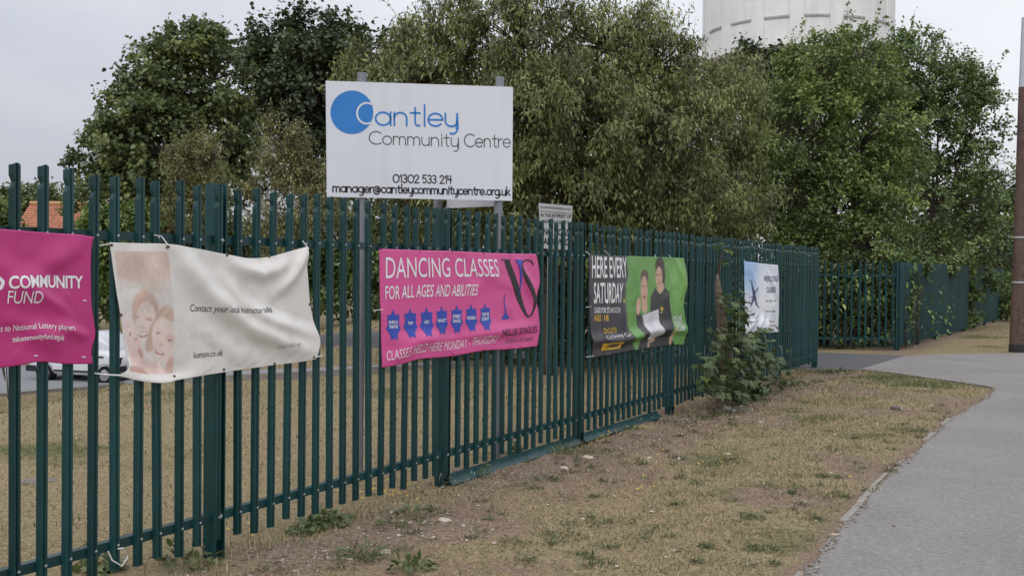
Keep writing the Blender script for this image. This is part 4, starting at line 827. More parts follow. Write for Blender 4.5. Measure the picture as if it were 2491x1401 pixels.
M_ROT = mat('tar_stain', (0.03, 0.03, 0.03), 0.9); B = MB(); B.lathe([(.192, -.1), (.192, .12), (.187, .2)], seg=20); B.build('base_collar', M_ROT, lp)
lp.rotation_euler = (0, .008, 0)
# ================================================================== VAN ON THE SITE ROAD
vg = ground(112, 927); vsc = 1.0
M_VAN = mat('van_white', (0.68, 0.70, 0.74), 0.3, 0.5, var=.03); M_TYRE = mat('tyre', (0.015, 0.015, 0.016), .8, .2); M_RIM = mat('rim', (.36, .36, .37), .4, metal=.5); M_GLASS = mat('van_glass', (0.02, 0.026, 0.032), .08, .7); M_TRIM = mat('dark_trim', (.02, .022, .03), .5)
yaw = math.radians(18)
vx = np.array([math.cos(yaw), -math.sin(yaw) * 1.0, 0]); vy = np.array([-vx[1], vx[0], 0])
van = empty('parked_van', vg, 'white van parked on the site road behind the magenta banner', 'van', rz=math.atan2(vx[1], vx[0]))
def loft(secs, m, name, parent):
    B = MB(); n = 14; V = []
    for (x, y0, y1, z0, z1, r) in secs:
        pts = []
        for (cx, cz, a) in ((y1 - r, z0 + r, 270), (y1 - r, z1 - r, 0), (y0 + r, z1 - r, 90), (y0 + r, z0 + r, 180)):
            for k in range(4): pts.append((x, cx + r * math.cos(math.radians(a + 30 * k)), cz + r * math.sin(math.radians(a + 30 * k))))
        V += pts
    N_ = 16; f = [(i * N_ + k, i * N_ + (k + 1) % N_, (i + 1) * N_ + (k + 1) % N_, (i + 1) * N_ + k) for i in range(len(secs) - 1) for k in range(N_)]
    f += [tuple(range(N_ - 1, -1, -1)), tuple(range((len(secs) - 1) * N_, len(secs) * N_))]
    B.add(V, f); return B.build(name, m, parent, smooth=True)
# wheels: first axle at the origin (nose to the left, -x), track 1.5, wheelbase 2.55; near side at y = 0
loft([(-.85, .25, 1.35, .38, .72, .12), (-.78, .06, 1.56, .30, .86, .14), (-.3, -.04, 1.66, .27, .98, .16), (.45, -.06, 1.68, .26, 1.06, .14), (1.6, -.06, 1.68, .26, 1.10, .12), (2.5, -.06, 1.68, .28, 1.12, .16), (2.9, -.02, 1.64, .34, 1.06, .2), (3.06, .1, 1.52, .42, .92, .2)], M_VAN, 'body', van)
loft([(.1, .18, 1.44, .98, 1.06, .03), (.85, .10, 1.52, 1.0, 1.66, .10), (1.5, .08, 1.54, 1.0, 1.76, .12), (1.9, .08, 1.54, 1.0, 1.72, .12), (2.3, .14, 1.48, 1.0, 1.45, .12), (2.62, .2, 1.42, 1.0, 1.13, .05)], M_VAN, 'cab', van)
for (xa, xb, z0, z1, n_) in ((.62, 1.3, 1.14, 1.56, 'side_window'), (1.38, 1.95, 1.14, 1.58, 'side_window')):
    B = MB(); B.box(((xa + xb) / 2, .085, (z0 + z1) / 2), (xb - xa, .03, z1 - z0)); B.build(n_, M_GLASS, van)
for xw in (0, 2.5):
    for yw in (0.02, 1.6):
        sg = -1 if yw < 1 else 1; B = MB(); B.lathe([(.19, -.10), (.29, -.11), (.315, -.07), (.315, .07), (.29, .11), (.19, .10)], c=(xw, yw, .315), seg=24, ax=(0, 1, 0)); w_ = B.build('wheel', M_TYRE, van)
        B = MB(); B.lathe([(.20, .105), (.18, .075), (.08, .08), (.05, .10), (.0001, .10)], c=(xw, yw, .315), seg=24, ax=(0, sg, 0)); B.build('rim', M_RIM, w_)
        B = MB(); B.lathe([(.36, -.115), (.36, .115)], c=(xw, yw - sg * .01, .33), seg=20, ax=(0, 1, 0)); B.build('wheel_arch', M_TRIM, van)
B = MB(); B.box((-.62, .0, .44), (.42, .10, .2)); B.build('bumper', M_TRIM, van); B = MB(); B.box((3.0, .14, .52), (.2, .34, .2)); B.build('rear_bumper', M_TRIM, van)
B = MB(); B.box((3.0, .10, .80), (.10, .14, .22)); B.build('tail_light', mat('tail_light', (.05, .012, .012), .3), van); B = MB(); B.box((2.35, -.075, .92), (.2, .02, .05)); B.build('door_handle', M_TRIM, van); B = MB(); B.box((.62, -.1, 1.14), (.12, .2, .14)); B.build('mirror', M_TRIM, van); B = MB(); B.box((1.25, -.07, .40), (1.7, .03, .06)); B.build('side_trim', M_TRIM, van)
# drinks can on the verge
gc = ground(2180, 1000); cdir = np.array([.86, -.5, 0]); cn = empty('drinks_can', gc, 'small dark drinks can lying on the dry grass', 'can')
B = MB(); B.lathe([(.026, 0), (.033, .010), (.033, .125), (.027, .138)], c=-cdir * .07 + np.array([0, 0, .035]), seg=20, ax=cdir); B.build('can_body', mat('can_print', (.022, .014, .03), .3, .5, var=.5, vscale=30, col2=(.10, .08, .10)), cn, smooth=True)
B = MB(); B.lathe([(.028, .136), (.029, .141), (.024, .139), (.022, .134), (.0001, .134)], c=-cdir * .07 + np.array([0, 0, .035]), seg=20, ax=cdir); B.build('can_lid', mat('aluminium', (.8, .8, .82), .35, .5, .25, var=.02), cn)
# drain cover in the lawn
gdn = ground(95, 1171); dc = mk('drain_cover', [(gdn[0] + .15 * math.cos(a / 12 * math.pi), gdn[1] + .15 * math.sin(a / 12 * math.pi), ground(95, 1171)[2] + .012) for a in range(24)], [tuple(range(24))], mat('cast_iron', (.16, .135, .115), .7, var=.3, vscale=20)); dc = tag(dc, 'round iron drain cover set in the dry lawn', 'drain cover')
# ================================================================== VEGETATION
LEAF = {  # local (along, across, up) with triangles
 'lance': ([(0, 0, 0), (.38, .5, .07), (.38, -.5, .07), (.5, 0, 0), (1, 0, -.22)], [(0, 3, 1), (3, 4, 1), (0, 2, 3), (3, 2, 4)]),
 'ovate': ([(0, 0, 0), (.28, .46, .10), (.28, -.46, .10), (.72, .38, .06), (.72, -.38, .06), (1, 0, -.10)], [(0, 5, 3), (0, 3, 1), (0, 2, 4), (0, 4, 5)]),
 'simple': ([(0, 0, 0), (.5, .5, .09), (.5, -.5, .09), (1, 0, -.08)], [(0, 3, 1), (0, 2, 3)]),
 'maple': ([(0, 0, 0), (.10, .50, .02), (.42, .33, .03), (.62, .52, -.02), (.66, .18, .02), (1, 0, -.12), (.66, -.18, .02), (.62, -.52, -.02), (.42, -.33, .03), (.10, -.50, .02)], [(0, 2, 1), (0, 4, 2), (2, 4, 3), (0, 5, 4), (0, 6, 5), (0, 8, 6), (8, 7, 6), (0, 9, 8)]),
}
def unit(a): return a / (np.linalg.norm(a, axis=-1, keepdims=True) + 1e-9)
def leaf_mesh(name, pos, axis_, nrm, ln, wd, kind, rnd, m):
    tv, tf = LEAF[kind]; tv = np.array(tv); tf = np.array(tf); a = unit(axis_); b_ = unit(np.cross(nrm, a)); c_ = np.cross(a, b_)
    V = pos[:, None] + a[:, None] * (tv[None, :, 0, None] * ln[:, None, None]) + b_[:, None] * (tv[None, :, 1, None] * wd[:, None, None]) + c_[:, None] * (tv[None, :, 2, None] * ln[:, None, None])
    n = len(pos); T = (tf[None] + (np.arange(n) * len(tv))[:, None, None]).reshape(-1, 3)
    return tri_mesh(name, V.reshape(-1, 3), T, m, {'rnd': np.repeat(rnd, len(tv))})
def leaf_mat(name, c0, c1, c2, rough=.5, tr=.28, c3=None):
    st = [(0.0, c0), (0.5, c1), (0.9, c2)] + ([(1.0, c3)] if c3 else []); return mat(name, (1, 1, 1), rough * .88, .5, ramp=st, attr='rnd', translucent=tr)
def tubes(V, Fc, pts, r0, r1, seg=5):
    B = MB(); B.tube(pts, list(np.linspace(r0, r1, len(pts))), seg, cap=False); b0 = len(V); V += B.v; Fc += [tuple(i + b0 for i in q) for q in B.f]
def tree(name, label, base, lobes, lm, kind, nclump, nleaf, ln, wd_, clump_r, trunk_r, fork, seed, droop=.3, shoots=0, shoot_l=1.0, cat='tree', group=None, bark=None, parts=('trunk', 'crown'), outer=.55, twig_r=.006, hollow=0.0, upb=.25):
    """lobes: ellipsoids (centre, radii) in world metres; clumps of leaves fill their outer shells, limbs reach every clump"""
    rg = np.random.default_rng(seed); base = np.array(base, float); root = empty(name, base, label, cat, group)
    C = np.array([l[0] for l in lobes], float); R_ = np.array([l[1] for l in lobes], float)
    wt = np.array([(r[0] * r[1] + r[1] * r[2] + r[0] * r[2]) for r in R_]); wt /= wt.sum()
    V, Fc = [], []
    top = base + np.array([0, 0, fork]); cc = (C * wt[:, None]).sum(0); lead = np.array([cc[0], cc[1], max(top[2] + .3, cc[2] * .75 + top[2] * .25)])
    tubes(V, Fc, [base - np.array([0, 0, .25]), base + (top - base) * .5 + np.array([.05, .03, 0]), top], trunk_r * 1.25, trunk_r * .8, 10)
    limbs = []
    for i in range(len(C)):
        k = rg.random(); st = top + (lead - top) * .35 * k; en = C[i] + rg.normal(0, .1, 3); mid = (st + en) / 2 + np.array([0, 0, .18 * np.linalg.norm(en - st)])
        P = [(1 - t_) ** 2 * st + 2 * t_ * (1 - t_) * mid + t_ ** 2 * en for t_ in np.linspace(0, 1, 7)]; limbs += P[2:]
        tubes(V, Fc, P, trunk_r * .36, trunk_r * .10, 7)
    limbs = np.array(limbs); li = rg.choice(len(C), nclump * 3, p=wt); d = unit(rg.normal(0, 1, (nclump * 3, 3))); d[:, 2] = d[:, 2] + upb; d = unit(d)
    fr = outer + (1 - outer) * rg.random(nclump * 3) ** .7; cl = C[li] + d * R_[li] * fr[:, None]
    keep = np.ones(len(cl), bool)
    for i in range(len(C)):
        q = np.linalg.norm((cl - C[i]) / R_[i], axis=1); keep &= ~((q < outer * .85) & (rg.random(len(cl)) < .9))
    keep &= cl[:, 2] > terrain(cl[:, 0], cl[:, 1]) + .15
    cl = cl[keep][:nclump]; out_d = d[keep][:nclump]; n = len(cl)
    pos, ax_, nr, rn_, lnn = [], [], [], [], []
    tone = rg.random(n)
    for i in range(n):
        q = np.argmin(np.linalg.norm(limbs - cl[i], axis=1) + rg.random(len(limbs)) * .3); st = limbs[q]; mid = (st + cl[i]) / 2 + np.array([0, 0, .12 * np.linalg.norm(cl[i] - st)])
        P = [(1 - t_) ** 2 * st + 2 * t_ * (1 - t_) * mid + t_ ** 2 * cl[i] for t_ in np.linspace(0, 1, 5)]; tubes(V, Fc, P, trunk_r * .14 + .006, twig_r, 4)
        cr_ = clump_r * (.55 + .9 * rg.random()); m_ = int(nleaf * (.5 + rg.random()) * (cr_ / clump_r) ** 1.5) + 3
        ntw = 5; tw_d = unit(out_d[i] * .8 + rg.normal(0, .75, (ntw, 3)) + np.array([0, 0, .15]))
        for k in range(ntw): tubes(V, Fc, [cl[i], cl[i] + tw_d[k] * cr_ * .6, cl[i] + tw_d[k] * cr_ * 1.05 - np.array([0, 0, droop * .25 * cr_])], twig_r, twig_r * .4, 3)
        tk = rg.integers(0, ntw, m_); s_ = rg.random(m_) ** .6 * 1.08
        p = cl[i] + tw_d[tk] * (cr_ * s_)[:, None] + rg.normal(0, .17 * cr_, (m_, 3)); p[:, 2] -= droop * .25 * cr_ * s_ ** 2
        a = tw_d[tk] * .6 + rg.normal(0, .6, (m_, 3)); a[:, 2] -= droop * 1.6
        pos.append(p); ax_.append(a); nn_ = rg.normal(0, .45, (m_, 3)) + np.array([0, 0, 1.0]) + out_d[i] * .5; nr.append(nn_); rn_.append(np.clip(.14 + .62 * tone[i] + rg.normal(0, .16, m_), 0, .89) + (rg.random(m_) < .012) * .2); lnn.append(ln * (.65 + .6 * rg.random(m_)))
    for k in range(shoots):
        i = rg.integers(0, n); 
        for _ in range(12):
            i = rg.integers(0, n)
            if cl[i][2] > np.percentile(cl[:, 2], 70): break
        dirv = unit(np.array([rg.normal(0, .35), rg.normal(0, .3), 1.0])); Ls = shoot_l * (.5 + .7 * rg.random()); bend = rg.normal(0, .12, 3); P = [cl[i] + dirv * Ls * t_ + bend * t_ * t_ for t_ in np.linspace(0, 1, 6)]; tubes(V, Fc, P, twig_r * 1.2, twig_r * .4, 3)
        m_ = int(16 * Ls / .6 * (.6 + .6 * rg.random())); s_ = .15 + .85 * rg.random(m_); p = cl[i] + dirv * (Ls * s_)[:, None] + bend * (s_ ** 2)[:, None] + rg.normal(0, .035, (m_, 3)); a = rg.normal(0, .8, (m_, 3)) + dirv * .3; a[:, 2] -= droop
        pos.append(p); ax_.append(a); nr.append(rg.normal(0, .5, (m_, 3)) + np.array([0, 0, 1.0])); rn_.append(np.clip(.5 + rg.normal(0, .2, m_), 0, .89)); lnn.append(ln * (.6 + .5 * rg.random(m_)))
    pos = np.vstack(pos); ax_ = np.vstack(ax_); nr = np.vstack(nr); rn_ = np.concatenate(rn_); lnn = np.concatenate(lnn)
    gz = terrain(pos[:, 0], pos[:, 1]); ok = pos[:, 2] > gz + .02; pos, ax_, nr, rn_, lnn = pos[ok], ax_[ok], nr[ok], rn_[ok], lnn[ok]
    me = tri_mesh(parts[0], np.array(V) - base, np.array([q for q in Fc if len(q) == 4]), bark or M_BARK, smooth=True); link(parts[0], me, root)
    link(parts[1], leaf_mesh(parts[1], pos - base, ax_, nr, lnn, lnn * (wd_ / ln), kind, rn_, lm), root)
    return root, len(pos)
def lob(px, py, Y, rx, rz, ry=None):
    """ellipsoid whose centre stands at depth Y behind pixel (px,py); radii given in photo pixels at that depth"""
    k = Y / F; return (at(px, py, Y), (rx * k, (ry if ry else rx) * k, rz * k))
def foot(px, Y): X = (px - 1245.5) / F * Y; return (X, Y, float(terrain(X, Y)))
LM_CH = leaf_mat('cherry_leaf', (.062, .076, .022), (.150, .176, .052), (.305, .335, .118), c3=(.55, .46, .10))
LM_SY = leaf_mat('sycamore_leaf', (0.060, 0.086, 0.034), (0.128, 0.169, 0.062), (0.244, 0.270, 0.086), c3=(0.425, 0.324, 0.097))
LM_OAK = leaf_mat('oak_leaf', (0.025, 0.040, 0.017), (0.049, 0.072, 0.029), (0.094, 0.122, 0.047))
LM_BIR = leaf_mat('birch_leaf', (0.117, 0.125, 0.047), (0.215, 0.212, 0.081), (0.331, 0.305, 0.125))
LM_BEE = leaf_mat('beech_leaf', (.066, .104, .031), (.135, .200, .052), (.28, .355, .092), c3=(.55, .46, .13))
LM_ALD = leaf_mat('alder_leaf', (0.061, 0.100, 0.034), (0.122, 0.185, 0.056), (0.226, 0.305, 0.091))
LM_LAU = leaf_mat('laurel_leaf', (0.096, 0.163, 0.038), (0.182, 0.288, 0.067), (0.384, 0.499, 0.134), rough=.35, tr=.15)
LM_MAP = leaf_mat('maple_shoot_leaf', (.036, .060, .022), (.072, .115, .036), (.14, .19, .062), c3=(.3, .22, .09))
LM_HDG = leaf_mat('hedge_leaf', (.036, .052, .019), (.074, .102, .032), (.135, .175, .055))
cnt = {}
# centre: broad cherry tree behind the signs
_, cnt['ch'] = tree('cherry_tree', 'broad cherry tree with drooping narrow leaves behind the white sign', foot(1330, 19.5),
    [lob(1020, 190, 19, 130, 140), lob(1090, 90, 20, 110, 95), lob(1290, 110, 19.5, 180, 120), lob(1480, 130, 20, 170, 115), lob(1590, 185, 20.5, 110, 95), lob(1330, 300, 18.5, 230, 170), lob(1560, 330, 19.5, 220, 190), lob(1730, 290, 22, 125, 140), lob(1370, 480, 18.5, 190, 130), lob(1610, 510, 20, 210, 120), lob(1780, 480, 22, 110, 150), lob(950, 420, 19.5, 130, 160), lob(1120, 480, 19.5, 150, 150), lob(1800, 215, 23, 60, 60), lob(900, 170, 21, 60, 45), lob(1190, 330, 20, 150, 200)],
    LM_CH, 'lance', 900, 112, .112, .037, .38, .16, 1.5, 11, droop=.55, shoots=60, shoot_l=.75, outer=.35)
# left: sycamore, dark oak behind it, olive saplings in front
_, cnt['sy'] = tree('sycamore_tree', 'rounded dense sycamore tree standing at the left behind the fence', foot(400, 40),
    [lob(475, 128, 40, 70, 66), lob(415, 185, 40, 100, 90), lob(510, 200, 41, 100, 120), lob(345, 290, 40, 112, 85), lob(285, 385, 40, 95, 82), lob(250, 475, 40, 78, 80), lob(380, 370, 39, 130, 110), lob(520, 340, 41, 110, 120), lob(320, 480, 39.5, 130, 80), lob(560, 430, 42, 70, 110), lob(440, 480, 40, 120, 70)],
    LM_SY, 'ovate', 560, 60, .17, .15, .50, .22, 2.4, 12, droop=.25, shoots=14, shoot_l=.5, outer=.5, twig_r=.009)
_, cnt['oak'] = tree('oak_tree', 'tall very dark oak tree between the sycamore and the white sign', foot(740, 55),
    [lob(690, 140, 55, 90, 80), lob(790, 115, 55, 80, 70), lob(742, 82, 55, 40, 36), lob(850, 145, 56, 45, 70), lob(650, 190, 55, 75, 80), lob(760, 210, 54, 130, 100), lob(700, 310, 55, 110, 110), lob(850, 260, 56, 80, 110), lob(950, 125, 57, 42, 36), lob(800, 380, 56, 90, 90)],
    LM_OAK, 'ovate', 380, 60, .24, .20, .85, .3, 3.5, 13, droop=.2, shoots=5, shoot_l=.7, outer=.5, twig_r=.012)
sap = [('birch_sapling', 'wispy olive birch sapling in front of the sycamore', 470, 31, [lob(455, 430, 31, 50, 90), lob(500, 400, 31, 40, 80), lob(470, 520, 31, 70, 60), lob(520, 480, 31, 35, 70)], 14),
       ('willow_sapling', 'olive leafy sapling just left of the white sign', 700, 26, [lob(690, 380, 26, 60, 100), lob(650, 470, 26, 50, 80), lob(740, 460, 26, 55, 100), lob(700, 560, 26, 100, 60), lob(780, 520, 25, 60, 80)], 15)]
for nm, lb_, px, Y, lo, sd in sap: tree(nm, lb_, foot(px, Y), lo, LM_BIR, 'lance', 170, 60, .10, .034, .33, .06, 1.2, sd, droop=.35, shoots=26, shoot_l=.8, outer=.3, upb=.5)
# understorey seen through the pales
und = [('elder_shrub', 'fresh green shrub above the white banner', 270, 30, [lob(268, 560, 30, 45, 40), lob(330, 560, 30, 50, 35), lob(280, 635, 30, 90, 55)], LM_BEE, 'ovate', 21),
       ('privet_shrub', 'green shrub at the left edge in front of the red roof', 20, 30, [lob(-22, 550, 30, 38, 40), lob(-90, 560, 30, 70, 60), lob(0, 640, 30, 90, 50)], LM_BEE, 'ovate', 22),
       ('hedge_shrub', 'dark hedge shrub behind the left banner', 190, 47, [lob(140, 690, 47, 90, 70), lob(260, 650, 47, 80, 110), lob(30, 690, 47, 90, 70)], LM_HDG, 'ovate', 23),
       ('hedge_shrub', 'dark hedge shrub behind the white banner', 450, 46, [lob(400, 650, 46, 100, 110), lob(540, 640, 46, 110, 120)], LM_HDG, 'ovate', 24),
       ('hedge_shrub', 'leafy shrub behind the fence between white and pink banners', 760, 43, [lob(700, 650, 43, 90, 115), lob(830, 640, 43, 90, 120), lob(930, 650, 42, 80, 110)], LM_ALD, 'ovate', 25),
       ('thicket_shrub', 'dark thicket under the cherry behind the pink banner', 1130, 23, [lob(1060, 700, 23, 100, 130), lob(1180, 730, 22, 110, 130)], LM_HDG, 'ovate', 26),
       ('thicket_shrub', 'dark thicket under the cherry beside the dogs notice', 1360, 21, [lob(1290, 730, 21, 90, 140), lob(1400, 720, 21, 110, 150)], LM_HDG, 'ovate', 27),
       ('thicket_shrub', 'dark thicket under the cherry behind the green banner', 1600, 22, [lob(1530, 720, 22, 110, 150), lob(1680, 710, 23, 120, 150)], LM_HDG, 'ovate', 28)]
for nm, lb_, px, Y, lo, lm, kd, sd in und: tree(nm, lb_, foot(px, Y), lo, lm, kd, 230, 60, .14 * Y / 30, (.05 if kd == 'lance' else .085) * Y / 30, .42 * Y / 30, .05, .35, sd, droop=.3, shoots=6, shoot_l=.4, outer=.15, cat='shrub', parts=('stems', 'foliage'))
tree('backdrop_tree', 'dense dark tree standing behind the cherry', foot(1400, 29), [lob(1150, 330, 29, 170, 200), lob(1400, 360, 29, 200, 200), lob(1620, 400, 30, 180, 190), lob(1300, 560, 28, 230, 130), lob(1600, 590, 29, 220, 120), lob(1000, 520, 29, 130, 150)], LM_HDG, 'ovate', 420, 70, .16, .10, .6, .15, 1.8, 39, shoots=0, outer=.25)
# right: beech, alder and a dark tree between
_, cnt['be'] = tree('beech_tree', 'bright green beech tree above the end of the fence', foot(2010, 31),
    [lob(1990, 210, 31, 110, 110), lob(2080, 180, 32, 110, 100), lob(1950, 340, 30, 110, 130), lob(2080, 340, 31, 130, 140), lob(1930, 470, 29.5, 100, 100), lob(2050, 500, 30, 130, 110), lob(2160, 470, 31, 90, 130), lob(1990, 590, 30, 110, 50), lob(2110, 600, 29, 100, 60), lob(1870, 300, 32, 60, 110)],
    LM_BEE, 'ovate', 460, 84, .110, .075, .44, .16, 2.2, 31, droop=.15, shoots=70, shoot_l=1.2, outer=.5)
_, cnt['al'] = tree('alder_tree', 'deep green alder tree leaning out beside the lamp column', foot(2270, 37),
    [lob(2230, 160, 37, 80, 70), lob(2300, 240, 37, 110, 90), lob(2380, 300, 37, 75, 100), lob(2260, 360, 37, 130, 130), lob(2390, 440, 37, 70, 100), lob(2290, 510, 36, 130, 120), lob(2400, 560, 37, 60, 80), lob(2250, 620, 35.5, 90, 60), lob(2370, 650, 38, 80, 60), lob(2170, 170, 38, 60, 60)],
    LM_ALD, 'ovate', 380, 72, .115, .085, .46, .18, 2.0, 32, droop=.2, shoots=44, shoot_l=1.2, outer=.5)
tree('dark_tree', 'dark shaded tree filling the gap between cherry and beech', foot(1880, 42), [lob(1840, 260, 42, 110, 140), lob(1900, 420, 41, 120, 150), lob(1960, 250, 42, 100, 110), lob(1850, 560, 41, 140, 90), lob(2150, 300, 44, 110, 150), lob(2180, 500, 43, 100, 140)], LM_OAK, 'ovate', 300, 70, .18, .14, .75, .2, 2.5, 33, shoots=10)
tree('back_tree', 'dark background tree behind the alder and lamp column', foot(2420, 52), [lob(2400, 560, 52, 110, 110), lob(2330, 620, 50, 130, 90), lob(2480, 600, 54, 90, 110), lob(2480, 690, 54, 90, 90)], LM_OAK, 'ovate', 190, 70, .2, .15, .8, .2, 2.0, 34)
tree('distant_tree', 'small distant tree rising over the red roof', foot(95, 98), [lob(100, 487, 98, 45, 24), lob(50, 500, 98, 30, 22), lob(20, 488, 98, 26, 20)], LM_SY, 'ovate', 90, 45, .3, .25, .9, .25, 3.0, 35)
# shrub leaning over the far fence
tree('ivy_mass', 'ivy and shrubs spilling over the far green fence', foot(2300, 34.5), [lob(2225, 655, 29.5, 34, 26, 26), lob(2290, 665, 33, 40, 26, 26), lob(2365, 740, 36.6, 11, 75, 14), lob(2400, 680, 40, 30, 24, 26), lob(2455, 750, 44, 24, 80, 40)], LM_ALD, 'ovate', 130, 60, .10, .075, .26, .04, .5, 36, cat='shrub', parts=('stems', 'foliage'), shoots=0, outer=.3)
# ------------------------------------------------------------------ laurel behind the return fence: its larger leaves one by one
def leaf_single(kind, m, rnd_, ln=1.0, wd_=1.0):
    me = leaf_mesh('leaf', np.zeros((1, 3)), np.array([[1., 0, 0]]), np.array([[0, 0, 1.]]), np.array([ln]), np.array([wd_]), kind, np.array([rnd_]), m); return me
rl = np.random.default_rng(51)
lmes = [leaf_single('ovate', LM_LAU, q, 1.0, .42) for q in (.15, .3, .45, .6, .8)]
nB = np.array([-e_[1], e_[0], 0]) / LL
lau = empty('laurel_shrub', pA + e_ * .55 + nB * .5, 'laurel shrub with pale green leaves behind the return fence', 'shrub')
lo_ = np.array(lau.location); V, Fc = [], []
for k in range(26):
    p0 = np.array([0, 0, 0]) + rl.normal(0, .25, 3) * [1, .3, 0]; tipv = e_ / LL * rl.uniform(-1.2, 1.1) + nB * rl.uniform(-.15, .3) + np.array([0, 0, rl.uniform(.5, 2.1)]); tubes(V, Fc, [p0, p0 * .5 + tipv * .5 + [0, 0, .2], tipv], .012, .004, 4)
link('stems', tri_mesh('stems', np.array(V), np.array(Fc), M_BARK), lau)
def dir_euler(a, roll_=0.0):
    return Vector(a).to_track_quat('X', 'Z').to_euler()
for k in range(290):
    p = e_ / LL * rl.uniform(-1.15, 1.15) + nB * (rl.uniform(-.36, .1) if rl.random() > .12 else rl.uniform(-.52, -.4)) + np.array([0, 0, rl.uniform(.12, 2.0)])
    o = link('leaf', lmes[int(rl.integers(0, 5))], lau, p); a = np.array([rl.normal(0, .7), rl.normal(-.3, .5), rl.normal(-.25, .6)]); s_ = rl.uniform(.12, .20); o.scale = (s_, s_, s_); o.rotation_euler = dir_euler(a)
tree('laurel_hedge', 'dark laurel mass filling the corner behind the return fence', tuple(pA + e_ * .5 + nB * 1.6), [(pA + e_ * .2 + nB * 1.6 + np.array([0, 0, 1.1]), (1.2, .8, 1.2)), (pA + e_ * .6 + nB * 1.6 + np.array([0, 0, 1.2]), (1.2, .8, 1.3)), (pA + e_ * 1.0 + nB * 1.7 + np.array([0, 0, 1.0]), (1., .8, 1.1))], LM_HDG, 'ovate', 300, 60, .12, .06, .34, .05, .4, 37, cat='shrub', parts=('stems', 'foliage'), outer=.2)
# ivy leaves growing on the face of the far fence
iv = empty('fence_creeper', pB + eC * 1.2, 'creeper with broad leaves climbing the near end of the far fence', 'creeper'); io = np.array(iv.location); nC = np.array([eC[1], -eC[0], 0]); lm2 = [leaf_single('ovate', LM_LAU, q, 1., .5) for q in (.2, .4, .6)]
V, Fc = [], []
for k in range(7): s0 = rl.uniform(-.6, 2.4); tubes(V, Fc, [eC * s0 + nC * .05, eC * (s0 + rl.normal(0, .2)) + nC * .06 + np.array([0, 0, 1.0]), eC * (s0 + rl.normal(0, .4)) + nC * .05 + np.array([0, 0, rl.uniform(1.5, 2.1)])], .01, .003, 4)
link('stems', tri_mesh('stems', np.array(V), np.array(Fc), M_BARK), iv)
for k in range(130):
    s_ = rl.normal(.2, .5) if k < 70 else rl.uniform(1.5, 7); zc = rl.normal(1.1, .5) if k < 70 else rl.normal(.7, .5)
    o = link('leaf', lm2[int(rl.integers(0, 3))], iv, eC * s_ + nC * rl.uniform(.05, .16) + np.array([0, 0, np.clip(zc, .1, 2.1)])); q = rl.uniform(.08, .16); o.scale = (q, q, q); o.rotation_euler = dir_euler(nC * rl.normal(.4, .3) + eC * rl.normal(0, .6) + np.array([0, 0, rl.normal(-.2, .6)]))
# ------------------------------------------------------------------ sycamore stump with shoots against the fence
sb = ground(1772, 978); st = empty('sycamore_stump', sb, 'leaning sycamore stump with leafy shoots growing against the fence', 'tree stump')
def sp_(px, py, off=0.0): return on_plane(px, py, sb - FN * off, FN) - sb
B = MB(); tp_ = [sp_(1790, 985), sp_(1778, 950), sp_(1768, 900), sp_(1760, 840), sp_(1755, 780), sp_(1750, 730), sp_(1746, 690), sp_(1745, 664)]
B.tube(tp_, [.17, .13, .105, .09, .078, .062, .04, .008], 12); B.build('trunk', M_STUMP, st, smooth=True)
B = MB(); B.tube([sp_(1745, 690), sp_(1752, 650), sp_(1757, 600)], [.012, .01, .005], 6); B.build('stem', M_BARK, st)
mm_ = [leaf_single('maple', LM_MAP, q, 1., 1.0) for q in (.1, .25, .4, .55, .7, .85)]
cls = [(1775, 735, 7, 14), (1790, 762, 6, 12), (1785, 800, 6, 14), (1800, 830, 9, 16), (1838, 845, 11, 20), (1862, 868, 8, 16), (1888, 885, 6, 12), (1715, 882, 6, 12), (1722, 915, 7, 14), (1740, 945, 7, 18), (1800, 868, 9, 18), (1828, 905, 11, 20), (1820, 935, 10, 18), (1845, 960, 9, 16), (1800, 955, 7, 18), (1775, 915, 7, 18), (1752, 860, 5, 12), (1748, 812, 4, 10), (1757, 640, 3, 8), (1757, 605, 4, 9), (1845, 800, 4, 12)]
for (px, py, n_, rr) in cls:
    c_ = sp_(px, py, .18 if py > 800 else .1); B = MB(); src = tp_[min(range(len(tp_)), key=lambda i: np.linalg.norm(tp_[i] - c_ + np.array([0, 0, -.15])))]
    B.tube([src, (src + c_) / 2 + np.array([0, 0, .05]), c_], [.010, .007, .003], 5); B.build('shoot', M_BARK, st)
    for k in range(int(n_ * 2.0)):
        p = sp_(px + rl.normal(0, rr), py + rl.normal(0, rr * .8), rl.uniform(.06, .34)); p[2] = max(p[2], .06); o = link('leaf', mm_[int(rl.integers(0, 6))], st, p); q = rl.uniform(.10, .175); o.scale = (q, q, q)
        o.rotation_euler = dir_euler(-FN * rl.normal(.6, .3) + FE * rl.normal(0, .6) + np.array([0, 0, rl.normal(-.45, .3)]))
q = []
for (px, py, n_, rr) in cls:
    if py < 720: continue
    for k in range(int(n_ * 3.2)): p = sp_(px + rl.normal(0, rr * 1.15), py + rl.normal(0, rr), rl.uniform(.0, .26)); p[2] = max(p[2], .05); q.append(p)
q = np.array(q); n = len(q); l_ = rl.uniform(.07, .13, n)
o = link('small_leaves', leaf_mesh('small_leaves', q, -FN[None] * rl.normal(.5, .3, (n, 1)) + FE[None] * rl.normal(0, .6, (n, 1)) + np.array([0, 0, 1.])[None] * rl.normal(-.4, .35, (n, 1)), rl.normal(0, .4, (n, 3)) + [0, 0, 1], l_, l_ * .95, 'maple', np.clip(rl.normal(.3, .2, n), 0, .85), LM_MAP), st); o['kind'] = 'stuff'
print('leaves', cnt)
